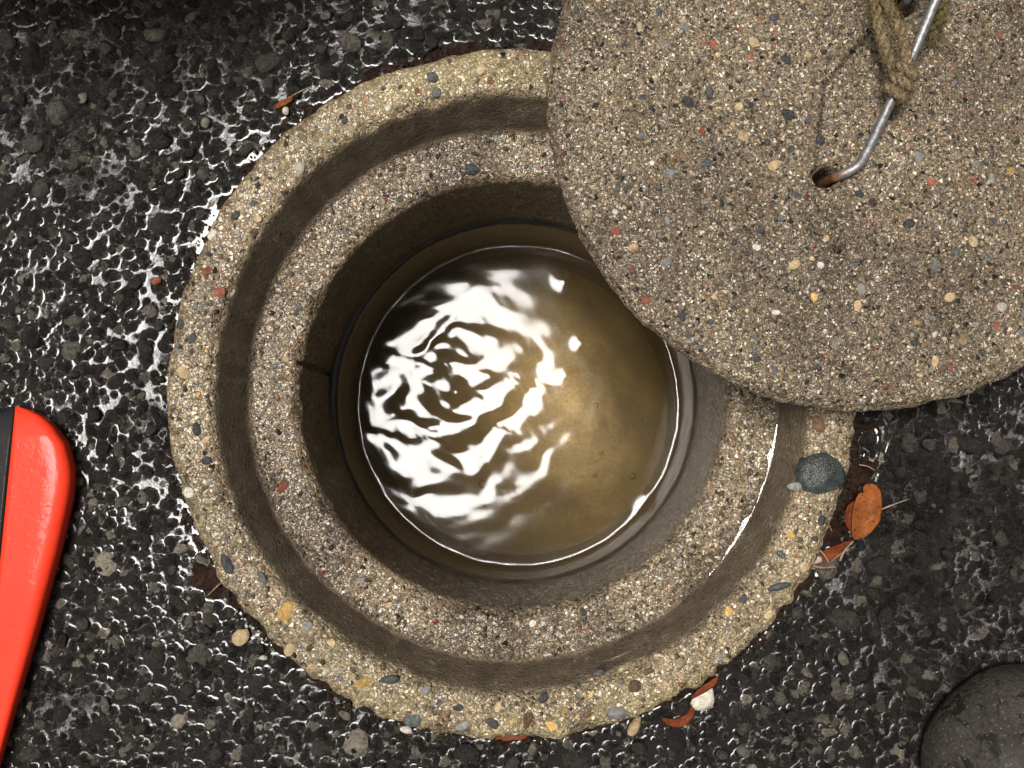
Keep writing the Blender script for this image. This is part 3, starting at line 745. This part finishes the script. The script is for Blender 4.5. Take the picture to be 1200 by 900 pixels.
while len(lpl) < 300 and t < 30000:
    t += 1
    a_ = random.uniform(0, 6.283); r_ = LR * .985 * math.sqrt(random.random()); x, y = r_ * math.cos(a_), r_ * math.sin(a_); s = .0015 + .0031 * random.random() ** 2.2
    w = LM @ Vector((x, y, 0)); dcam = cam.rotation_euler.to_matrix().inverted() @ (w - CAM)
    u, v = 600 + FPX * dcam.x / -dcam.z, 450 - FPX * dcam.y / -dcam.z
    if not (-10 < u < 1210 and -10 < v < 910): continue
    if any((x - p[0]) ** 2 + (y - p[1]) ** 2 < (1.3 * (s + p[2])) ** 2 for p in lpl): continue
    if any(math.hypot(x - h[0].x, y - h[0].y) < .012 for h in holes) or math.hypot(x, y) > LR * .96: continue
    lid_pebble(x, y, s, random.choices(MT, [.28, .26, .19, .03, .06, .12, .03, .03, .01])[0])

# wire handle, a bail through the two holes
def mat_wire():
    m = NT('galvanised_wire'); n = m.noise(350, 4, 0.6); geo = m.n('ShaderNodeNewGeometry')
    a = m.n('ShaderNodeAttribute', attribute_name='rust')
    c = m.ramp(n.outputs['Fac'], [(0.3, (0.16, 0.155, 0.15)), (0.7, (0.34, 0.34, 0.335))])
    rc = m.ramp(n.outputs['Fac'], [(0.3, (0.05, 0.018, 0.008)), (0.7, (0.20, 0.07, 0.025))])
    c = m.mix(a.outputs['Fac'], c, rc)
    met = m.math('MULTIPLY', m.math('SUBTRACT', 1.0, a.outputs['Fac']), 0.75)
    m.bsdf(c, 0.5, m.bump(n.outputs['Fac'], 0.6, 0.0007), metallic=met); return m.m
def L3(px, py, h): 
    p = LP(px, py, h); return (p.x, p.y, p.z)
hA, hB = holes[0][0], holes[1][0]
wpts = [(hA.x + .002, hA.y, -.020), (hA.x + .0035, hA.y, -.006), L3(984, 206, .0022), L3(1004, 195, .005), L3(1016, 178, .009), L3(1036, 136, .017), L3(1062, 82, .026), L3(1096, 2, .036), L3(1122, -60, .044), L3(1130, -110, .048),
        L3(1112, -140, .046), L3(1086, -110, .036), L3(1072, -50, .018), L3(1064, -8, .006), (hB.x + .003, hB.y + .001, -.004), (hB.x + .001, hB.y, -.024)]
wp = spline(wpts, 150); V, q, _ = tube(wp, .0026, 14)
me = tube_mesh('wire_handle', [(V, q)])
s_ = np.repeat(np.linspace(0, 1, 150), 14); s_ = np.concatenate([s_, [0, 1]])
ru = np.maximum(1 - sstep(.10, .20, s_), sstep(.88, .95, s_))
attr(me, 'rust', np.repeat(ru[:, None], 4, 1))
link('wire_handle', me, mat_wire(), lid)

# rope tied round the handle
def mat_rope():
    m = NT('hemp_rope'); n = m.noise(700, 4, 0.65); n2 = m.noise(45, 2)
    c = m.ramp(n.outputs['Fac'], [(0.28, (0.06, 0.042, 0.024)), (0.55, (0.20, 0.145, 0.082)), (0.75, (0.40, 0.31, 0.19))])
    c = m.mix(m.ramp(n2.outputs['Fac'], [(0.4, (0, 0, 0)), (0.65, (1, 1, 1))]), c, m.mix(1.0, c, (0.75, 0.82, 0.55), 'MULTIPLY'))
    m.bsdf(c, 0.85, m.bump(n.outputs['Fac'], 0.9, 0.001), spec=0.2); return m.m
MAT['rope'] = mat_rope()
rope = empty('rope', LM @ Vector(L3(1050, 95, 0.0)))
tag(rope, 'tan hemp rope knotted round the wire handle of the lid', 'rope')
RI = rope.matrix_world
def to_rope(p): return np.array(LM @ Vector(p)) - np.array(rope.location)
def rope_strand(name, pts, r, pitch=.019, n=120):
    path = spline([to_rope(p) for p in pts], n)
    _, _, (t, Nn, Bn) = tube(path, r, 4)
    s = np.concatenate([[0], np.cumsum(np.linalg.norm(np.diff(path, axis=0), axis=1))])
    parts = []
    for k in range(3):
        a = s / pitch * 2 * np.pi + k * 2.094
        ply = path + r * .52 * (np.cos(a)[:, None] * Nn + np.sin(a)[:, None] * Bn)
        ply += rng.normal(scale=r * .02, size=ply.shape)
        v, q, _ = tube(ply, r * .56, 9); parts.append((v, q))
    # loose fibres standing off the strand
    for k in range(int(s[-1] / .00011)):
        i = rng.integers(1, n - 1); a = rng.uniform(0, 6.28); u = math.cos(a) * Nn[i] + math.sin(a) * Bn[i]
        p0 = path[i] + u * r * .95; dirv = u * rng.uniform(.2, .8) + t[i] * rng.choice([-1, 1]) * rng.uniform(.4, 1)
        ln = rng.uniform(.0012, .0042); p1 = p0 + dirv * ln * .6; p2 = p0 + dirv * ln + rng.normal(scale=.0005, size=3)
        v, q, _ = tube([p0, p1, p2], .00014, 3, False); parts.append((v, q))
    return link(name, tube_mesh(name, parts), MAT['rope'], rope)
rr0 = .0031
rope_strand('strand', [L3(1032, -60, .040), L3(1026, -20, .034), L3(1027, 15, .028), L3(1035, 50, .024), L3(1046, 78, .022), L3(1053, 100, .020)], rr0)
rope_strand('strand', [L3(1040, -60, .046), L3(1036, -10, .036), L3(1046, 18, .031), L3(1058, 45, .030), L3(1062, 70, .029), L3(1056, 95, .026)], rr0)
# the knot wraps the wire
ki = np.argmin(np.linalg.norm(wp - np.array(L3(1054, 96, .0235)), axis=1)); ks = []
tt = wp[ki + 4] - wp[ki - 4]; tt /= np.linalg.norm(tt); nn = np.cross(tt, [0, 0, 1]); nn /= np.linalg.norm(nn); bb = np.cross(nn, tt)
for s in np.linspace(-1, 1, 22):
    a = s * 6.28 * 1.35 + .6
    ks.append(tuple(wp[ki] + tt * s * .0085 + (nn * math.cos(a) + bb * math.sin(a)) * (.0047)))
rope_strand('knot', ks, .0029, .014, 160)
fe = [L3(1105, -60, .036), L3(1108, -20, .028), L3(1103, 8, .020), L3(1096, 30, .010), L3(1092, 42, .004)]
rope_strand('frayed_end', fe, .0034)
parts = []; p0 = to_rope(fe[-1])
for k in range(110):
    dv = np.array([rng.normal(scale=.5) + .2, -abs(rng.normal(scale=.7)) - .2, rng.uniform(-.15, .35)]); ln = rng.uniform(.003, .009)
    a_ = p0 + rng.normal(scale=.0018, size=3) + np.array([0, .002, .001]); mid = a_ + dv * ln * .6; b_ = a_ + dv * ln * 1.0; b_[2] -= .001
    v, q, _ = tube([a_, mid, b_], .00016, 3, False); parts.append((v, q))
link('fibre_tuft', tube_mesh('fibre_tuft', parts), MAT['rope'], rope)

# ------------------------------------------------------------------ red and black tool handle at the left edge
def mat_plastic(name, c, rough, coat):
    m = NT(name); n = m.noise(900, 3); n2 = m.noise(70, 4, .6)
    cc = m.mix(m.ramp(n2.outputs['Fac'], [(0.55, (0, 0, 0)), (0.75, (0.25, 0.25, 0.25))]), c, tuple(x * .55 + .01 for x in c))
    n3 = m.noise(420, 4, .75); cc = m.mix(m.ramp(n3.outputs['Fac'], [(.62, (0, 0, 0)), (.70, (.7, .7, .7))]), cc, (.06, .045, .035))
    dr = m.voro(150); drop = m.math('SUBTRACT', 1.0, m.math('MULTIPLY', dr.outputs['Distance'], 4.5), clamp=True)
    nb = m.bump(m.math('ADD', m.math('ADD', m.math('MULTIPLY', n.outputs['Fac'], .2), m.math('MULTIPLY', drop, .25)), n2.outputs['Fac']), .35, .0009)
    m.bsdf(cc, rough, nb, coat=coat, coat_rough=.06, coat_normal=nb, spec=.15); return m.m
ZT = .016
tool = empty('hand_tool', P(0, 640, ZA)); tool.location.z = ZA
tag(tool, 'glossy red plastic tool handle with a black inner half, lying at the left edge', 'tool')
TL = np.array(tool.location)
tn = 46
ys = np.concatenate([np.linspace(0, .12, 18) ** 1.0, np.linspace(.14, 1, tn - 18)])
def tool_half(name, mat, side):
    secs = []
    for s in ys:
        py = 476 + 520 * s
        xl = 18 - 21 * (py - 477) / 213.0 * 1.0 if py > 477 else 18
        edge_pts = [(476, 19), (480, 36), (488, 53), (500, 66), (520, 80), (545, 87), (560, 88), (590, 84), (650, 70), (740, 45), (830, 18), (890, 1), (1000, -30)]
        xr = np.interp(py, [e[0] for e in edge_pts], [e[1] for e in edge_pts])
        w = max(xr - xl, .8)
        x_a, x_b = (xl, xr) if side > 0 else (xl - w * .95, xl - .6)
        z_top = .009 * (0.35 + .65 * min(1, (w / 60.0))) 
        ring_ = []
        for k in range(17):
            u = k / 16.0; px = x_a + (x_b - x_a) * u
            f = (1 - abs((u if side > 0 else 1 - u)) ** 8.0) ** .5                          # crown falls to the outer edge
            zc = ZA + .004 + (z_top + .004) * f
            p = P(px, py, zc); ring_.append((p.x, p.y, zc))
        for k in range(17):
            u = 1 - k / 16.0; px = x_a + (x_b - x_a) * u
            p = P(px, py, ZA + .004); ring_.append((p.x, p.y, ZA + .0008))
        secs.append(ring_)
    V = np.array(secs); n1, n2 = V.shape[:2]
    I, J = np.meshgrid(np.arange(n1 - 1), np.arange(n2), indexing='ij'); J2 = (J + 1) % n2
    Q = np.stack([I * n2 + J, I * n2 + J2, (I + 1) * n2 + J2, (I + 1) * n2 + J], -1).reshape(-1, 4)
    me = mesh_np(name, V.reshape(-1, 3) - TL, Q)
    bm = bmesh.new(); bm.from_mesh(me); bm.verts.ensure_lookup_table()
    bm.faces.new([bm.verts[i] for i in range(n2)]); bm.faces.new([bm.verts[(n1 - 1) * n2 + i] for i in range(n2)])
    bmesh.ops.recalc_face_normals(bm, faces=bm.faces); bm.to_mesh(me); bm.free()
    return link(name, me, mat, tool)
tool_half('red_shell', mat_plastic('red_plastic', (0.66, 0.034, 0.011), .5, .22), 1)
tool_half('black_grip', mat_plastic('black_rubber', (0.010, 0.009, 0.009), .6, .1), -1)

# ------------------------------------------------------------------ rubber boot, lower right
def mat_boot():
    m = NT('worn_grey_rubber'); n = m.noise(38, 5, .65); n2 = m.noise(420, 4, .6); n3 = m.noise(75, 4, .7, dist=.8)
    c = m.ramp(n.outputs['Fac'], [(.3, (.030, .026, .021)), (.55, (.046, .041, .034)), (.75, (.066, .058, .047))])
    c = m.mix(m.ramp(n3.outputs['Fac'], [(.54, (0, 0, 0)), (.62, (.9, .9, .9))]), c, (.010, .009, .008))
    c = m.mix(1.0, c, m.ramp(n2.outputs['Fac'], [(.3, (.65, .65, .65)), (.7, (1.3, 1.3, 1.3))]), 'MULTIPLY')
    sp_ = m.voro(330); c = m.mix(m.math('MULTIPLY', m.math('LESS_THAN', sp_.outputs['Distance'], .16), .6), c, (.17, .15, .12))
    n4 = m.noise(190, 5, .75, dist=1.5); c = m.mix(m.ramp(n4.outputs['Fac'], [(.60, (0, 0, 0)), (.68, (.45, .45, .45))]), c, (.14, .12, .095))
    m.bsdf(c, .7, m.bump(m.math('ADD', m.math('ADD', n.outputs['Fac'], n4.outputs['Fac']), n2.outputs['Fac']), .7, .0018), coat=.03, coat_rough=.25, spec=.10); return m.m
MAT['boot'] = mat_boot()
tc = P(1240, 930, .03)
boot = empty('rubber_boot', (tc.x, tc.y, ZA), (0, 0, R(135)))       # local +x points to the toe
tag(boot, 'worn grey rubber boot standing on the asphalt, only its toe reaching the lower right corner', 'boot')
def foot_outline(grow=0.0):
    pts = []
    for x, w in [(.066, 0.004), (.063, .022), (.055, .036), (.040, .049), (.018, .0565), (-.01, .058), (-.05, .054), (-.10, .045), (-.15, .040), (-.19, .039), (-.215, .033), (-.23, .020), (-.235, .004)]:
        pts.append((x + (grow if x > 0 else -grow) * (abs(x) > .05), w + grow))
    return pts
fo = foot_outline()
hts = [.020, .030, .038, .046, .053, .060, .072, .090, .098, .098, .092, .085, .050]
secs = []
for (x, w), h in zip(fo, hts):
    secs.append([(x, w * math.cos(a) * (1 if abs(math.cos(a)) else 1), .012 + (h - .012) * max(0, math.sin(a)) ** .75 if math.sin(a) > 0 else .012) for a in np.linspace(0, math.pi, 21)])
secs = np.array(secs)
# resample along the length for a smooth skin
dense_s = np.stack([spline(secs[:, k], 60) for k in range(21)], 1)
n1, n2 = dense_s.shape[:2]
I, J = np.meshgrid(np.arange(n1 - 1), np.arange(n2 - 1), indexing='ij')
me = mesh_np('upper', dense_s.reshape(-1, 3), np.stack([I * n2 + J, I * n2 + J + 1, (I + 1) * n2 + J + 1, (I + 1) * n2 + J], -1).reshape(-1, 4))
bm = bmesh.new(); bm.from_mesh(me); bm.verts.ensure_lookup_table(); bm.faces.new([bm.verts[i] for i in range(n2)]); bmesh.ops.recalc_face_normals(bm, faces=bm.faces); bm.to_mesh(me); bm.free()
link('upper', me, MAT['boot'], boot)
so = foot_outline(-.0015)
loop2 = [(x, w) for x, w in so] + [(x, -w) for x, w in so[::-1]]
loop2 = spline(loop2 + [loop2[0]], 120)[:-1]; n = len(loop2)
V = [(x, y, z) for z in (.0005, .004, .0145, .0165) for x, y in loop2]
V = np.array(V).reshape(4, n, 3); V[0, :, :2] *= .97; V[3, :, :2] *= .985
bm = bmesh.new(); vv = [[bm.verts.new(p) for p in row] for row in V]
for r0, r1 in zip(vv[:-1], vv[1:]):
    for k in range(n): bm.faces.new((r0[k], r0[(k + 1) % n], r1[(k + 1) % n], r1[k]))
bm.faces.new(vv[0][::-1]); bm.faces.new(vv[3])
me = bpy.data.meshes.new('sole'); bm.to_mesh(me); bm.free()
for p in me.polygons: p.use_smooth = len(p.vertices) == 4
link('sole', me, MAT['boot'], boot)
path = [(-.165, 0, .05), (-.168, 0, .10), (-.165, 0, .16), (-.16, 0, .24), (-.158, 0, .33)]
v, q, _ = tube(spline(path, 20), np.linspace(.052, .066, 20), 32, False)
me = tube_mesh('shaft', [(v, q)]); sh = link('shaft', me, MAT['boot'], boot)
md = sh.modifiers.new('thick', 'SOLIDIFY'); md.thickness = .003

# ------------------------------------------------------------------ leaves, twigs and loose stones
def mat_leaf(name, c0, c1, spots):
    m = NT(name); n = m.noise(90, 4, .6); n2 = m.noise(600, 4, .7)
    c = m.ramp(n.outputs['Fac'], [(.3, c0), (.7, c1)])
    c = m.mix(m.ramp(n2.outputs['Fac'], [(.55, (0, 0, 0)), (.66, (spots, spots, spots))]), c, (.06, .016, .006))
    m.bsdf(c, .6, m.bump(m.math('ADD', n2.outputs['Fac'], m.math('MULTIPLY', n.outputs['Fac'], 2.0)), .9, .0016), coat=.03, coat_rough=.10, spec=.05); return m.m
MAT['leaf'] = mat_leaf('orange_leaf', (.15, .043, .012), (.30, .092, .023), .95)
MAT['leaf_dark'] = mat_leaf('brown_leaf', (.10, .024, .010), (.22, .058, .022), .7)
def leaf(name, pts, mat, label, curl=.25, thick=.0003, z=ZA + .003, lift=.0, cat='leaf'):
    """pts: spine photo points with half widths in px -> curled blade"""
    spx = [P(p[0], p[1], z) for p in pts]; c = sum(spx, Vector()) / len(spx)
    sp = spline([(p.x, p.y, z + lift * math.sin(math.pi * i / (len(pts) - 1))) for i, p in enumerate(spx)], 24)
    wd = np.interp(np.linspace(0, 1, 24), np.linspace(0, 1, len(pts)), [p[2] / 4.0 * .001 for p in pts])
    t = np.gradient(sp, axis=0); t[:, 2] = 0; t /= np.linalg.norm(t, axis=1)[:, None] + 1e-9
    nr = np.stack([-t[:, 1], t[:, 0], 0 * t[:, 0]], 1)
    V = []
    for i in range(24):
        for k in range(9):
            u = (k - 4) / 4.0
            p = sp[i] + nr[i] * wd[i] * u * (1 - .12 * abs(u) * abs(curl)); p = p + np.array([0, 0, curl * .7 * wd[i] * (u * u) - .0003 * math.exp(-(u * 6) ** 2) + .0006 * math.sin(i * .55 + u * 2.2) * math.sin(u * 3 + i * .3)])
            V.append(p - np.array([c.x, c.y, ZA]))
    me = mesh_np(name, np.array(V), grid_quads(24, 9))
    o = link(name, me, mat); o.location = (c.x, c.y, ZA); o.modifiers.new('thick', 'SOLIDIFY').thickness = thick
    tag(o, label, cat); return o
leaf('leaf', [(1013, 569, 6), (1019, 576, 24), (1017, 590, 33), (1014, 605, 34), (1009, 618, 26), (1004, 627, 14), (1001, 632, 3)], MAT['leaf'], 'wet orange leaf lying in the gap beside the big grey pebble', .35, .0003, ZA + .004)
leaf('leaf', [(1005, 586, 3), (998, 596, 13), (996, 608, 15), (999, 620, 10), (1001, 630, 3)], MAT['leaf_dark'], 'dark red folded leaf scrap under the orange leaf', .8, .0003, ZA + .001)
leaf('leaf', [(776, 842, 4), (790, 848, 11), (802, 845, 12), (810, 836, 8), (812, 826, 4)], MAT['leaf_dark'], 'curled brown leaf strip at the bottom edge of the ring', -.5, .0006, ZA + .004)
leaf('leaf', [(811, 818, 3), (822, 810, 9), (834, 802, 9), (841, 794, 4)], MAT['leaf_dark'], 'narrow dark red leaf lying on the pale rough stone', -.6, .0006, ZA + .009)
leaf('leaf', [(322, 127, 2), (328, 122, 7), (336, 118, 8), (343, 115, 3)], MAT['leaf'], 'tiny bright orange leaf sliver in the gap at upper left', -.5, .0008, ZA + .001)
leaf('leaf', [(556, 862, 4), (575, 858, 16), (595, 857, 22), (612, 860, 14), (618, 863, 4)], MAT['leaf_dark'], 'soaked brown leaf pressed under the bottom of the ring', .3, .0006, ZA + .001)
leaf('leaf', [(948, 662, 3), (960, 655, 12), (975, 648, 14), (990, 640, 9), (998, 634, 3)], MAT['leaf_dark'], 'rotting dark leaf under the twigs beside the ring', .4, .0003, ZA - .0005)
def mat_twig():
    m = NT('twig_bark'); n = m.noise(500, 3); m.bsdf(m.ramp(n.outputs['Fac'], [(.3, (.10, .05, .025)), (.7, (.30, .19, .11))]), .6, coat=.6, coat_rough=.15); return m.m
MAT['twig'] = mat_twig()
def twig(pts, r, label, z=ZA + .003):
    p = spline([tuple(P(a, b, z + h)) for a, b, h in pts], 26); c = p.mean(0); c[2] = ZA
    v, q, _ = tube(p - c, np.linspace(r, r * .6, 26), 7); o = link('twig', tube_mesh('twig', [(v, q)]), MAT['twig']); o.location = c; tag(o, label, 'twig')
twig([(946, 652, 0), (950, 661, .001), (962, 665, .001), (980, 664, 0)], .0010, 'thin pale curved twig in the gap below the orange leaf')
twig([(955, 641, .002), (964, 648, .002), (972, 660, .001)], .0008, 'short straight brown twig lying across the rotting leaf')
twig([(984, 657, .001), (990, 645, .002), (1000, 634, .002)], .0009, 'red brown twig running up to the orange leaf tip')
twig([(1030, 598, .001), (1045, 592, .003), (1064, 585, .003)], .0006, 'thread thin stalk right of the orange leaf')
for px, py, a_, ln, lab in [(968, 612, 1.0, 13, 'hair thin needle at the upper end of the gap, left of the orange leaf'), (982, 652, 2.5, 11, 'hair thin needle crossing the rotting dark leaf'),
                            (1016, 548, .35, 10, 'hair thin needle above the orange leaf'), (352, 108, 2.7, 15, 'hair thin needle in the gap at upper left, right of the orange sliver'),
                            (252, 690, 2.4, 12, 'hair thin needle on the puddle at the lower left of the ring')]:
    pts_ = [(px - ln * math.cos(a_), py - ln * math.sin(a_), 0), (px + 1, py - 1.5, .001), (px + ln * math.cos(a_), py + ln * math.sin(a_), 0)]
    p = spline([tuple(P(a, b, ZA + .0035 + h)) for a, b, h in pts_], 10); c = p.mean(0); c[2] = ZA
    v, q, _ = tube(p - c, np.linspace(.0005, .0003, 10), 5); o = link('needle', tube_mesh('needle', [(v, q)]), MAT['twig']); o.location = c
    tag(o, lab, 'needle', 'needles caught in the gap round the ring')
def loose(px, py, z, s, asp, rot, mat, label, up=.6, ang=True, name='pebble'):
    p = P(px, py, z); o = put_pebble(name, (STNM if ang else PEBM)[int(px) % 8], PEB[mat], (p.x, p.y, z), (s, s * asp, s * up), R(rot)); tag(o, label, 'pebble'); return o
loose(283, 746, ZA + .001, .0066, .8, 40, 'tan', 'tan stone at the end of the puddle, left below the ring')
loose(826, 818, ZA + .002, .0098, .72, 35, 'quartz', 'pale rough stone against the lower right edge of the ring')
loose(476, 855, ZA + .001, .0040, .6, -10, 'quartz', 'small smooth white pebble under the lower left of the ring', ang=False)
loose(563, 864, ZA + .001, .0040, .55, -25, 'quartz', 'small cream pebble beside the soaked brown leaf', ang=False)
loose(744, 851, ZA + .002, .0072, .5, 60, 'tan', 'wedge of buff stone below the ring, right of the soaked leaf')
loose(183, 330, ZA + .002, .0040, .8, 20, 'red', 'orange red brick chip left of the ring')
loose(957, 655, ZA + .003, .0040, .8, 20, 'quartz', 'square white stone chip between the twigs')
loose(309, 770, ZA + .001, .0030, .7, 0, 'quartz', 'tiny white pebble right of the tan stone')
loose(335, 122 + 8, ZA + .001, .0034, .8, 70, 'quartz', 'white pebble just below the orange leaf sliver')

# ------------------------------------------------------------------ crumbs of soil and sand washed into the corners
def grit(name, n, r0, r1, z0, s0, s1, mat, label, parent=None, clump=9.0, seed=1, dz=0.0):
    g = np.random.default_rng(seed)
    bm = bmesh.new(); bmesh.ops.create_icosphere(bm, subdivisions=1, radius=1.0); bv = np.array([v.co[:] for v in bm.verts]); bf = np.array([[v.index for v in f.verts] for f in bm.faces]); bm.free()
    VV, FF_ = [], []; k = 0
    while k < n:
        a = g.uniform(0, 6.283); t = g.random() ** 2; r = r0 + (r1 - r0) * t
        if vnoise(np.array([math.cos(a) * clump]), np.array([math.sin(a) * clump]), seed=seed)[0] < g.uniform(-.9, .5): continue
        sc = (s0 + (s1 - s0) * g.random() ** 2) * (.7 + .6 * g.random(3)); v = bv * (1 + .25 * g.normal(size=(len(bv), 1))) * sc
        FF_.append(bf + k * len(bv)); VV.append(v + np.array([r * math.cos(a), r * math.sin(a), z0 + dz * g.random() + sc[2] * .3])); k += 1
    o = link(name, mesh_np(name, np.vstack(VV), np.vstack(FF_)), mat, parent); o['kind'] = 'stuff'; o['label'] = label; return o
MAT['soil'] = mat_pebble('soil_crumbs', (.018, .011, .007), (.075, .048, .028), 500, .6, .6, .15, .8)
MAT['sand'] = mat_pebble('washed_sand', (.06, .045, .03), (.30, .24, .16), 900, .6, .7, .15, .8)
grit('soil', 1000, .2050, .2135, ZA - .0030, .0006, .0021, MAT['soil'], 'dark crumbs of wet soil in the gap round the ring', None, 7.0, 3, .0015)
grit('sand', 1500, .1662, .1570, -.0455, .0005, .0014, MAT['sand'], 'loose sand washed into the corner of the seat ledge', None, 5.0, 4, .0004)

# ------------------------------------------------------------------ water caught on the seat ledge (right)
def mat_trickle():
    m = NT('clear_water_line')
    fr = m.n('ShaderNodeFresnel'); fr.inputs['IOR'].default_value = 1.333
    tr = m.n('ShaderNodeBsdfTransparent'); tr.inputs[0].default_value = (.9, .88, .84, 1)
    gl = m.n('ShaderNodeBsdfGlossy'); gl.inputs['Roughness'].default_value = 0.03
    mx = m.n('ShaderNodeMixShader'); m.l(fr.outputs[0], mx.inputs[0]); m.l(tr.outputs[0], mx.inputs[1]); m.l(gl.outputs[0], mx.inputs[2]); m.l(mx.outputs[0], m.out.inputs[0]); return m.m
def fillet(name, R0, z, a0, a1, w, label):
    """bead of water lying in the corner of the step"""
    n = 160; aa = np.linspace(R(a0), R(a1), n); V = []
    for i, a in enumerate(aa):
        e = min(1, i / 12, (n - 1 - i) / 12); ww = w * (0.35 + .65 * e) * max(.12, .8 + .55 * math.sin(a * 21) + .35 * math.sin(a * 49 + 1))
        for k in range(9):
            u = k / 8.0; r = R0 + .0012 - ww * u; zz = z + ww * .19 * (1 - u) - ww * .04 * u * u + .0017
            V.append((r * math.cos(a), r * math.sin(a), zz))
    o = link(name, mesh_np(name, np.array(V), grid_quads(n, 9)), mat_trickle()); tag(o, kind='structure'); o['label'] = label
fillet('water_trickle', .1655, -.0458, -43, -6, .0019, 'thin line of water in the corner of the seat, right side')

# ------------------------------------------------------------------ unseen black tub, added only to shade the upper left corner
tub = empty('shade_tub', (-.30, .455, ZA)); tag(tub, 'black plastic tub out of view, added as a stand-in to shade the upper left asphalt', 'tub')
aa = np.arange(64) / 64 * 2 * np.pi; V = []
pr = [(.0, .001), (.17, .001), (.178, .006), (.212, .30), (.222, .305), (.222, .312), (.208, .312), (.174, .012), (.0, .010)]
for a in aa:
    for r, z in pr: V.append((r * math.cos(a), r * math.sin(a), z))
MAT['tub'] = mat_plastic('black_plastic', (.012, .012, .013), .45, .1)
me = mesh_np('shell', np.array(V), grid_quads(64, len(pr), True), True); link('shell', me, MAT['tub'], tub)
for s in (-1, 1):
    hp = spline([(s * .218, -.05, .30), (s * .245, -.045, .33), (s * .250, 0, .345), (s * .245, .045, .33), (s * .218, .05, .30)], 24)
    v, q, _ = tube(hp, .008, 10); link('handle', tube_mesh('handle', [(v, q)]), MAT['tub'], tub)
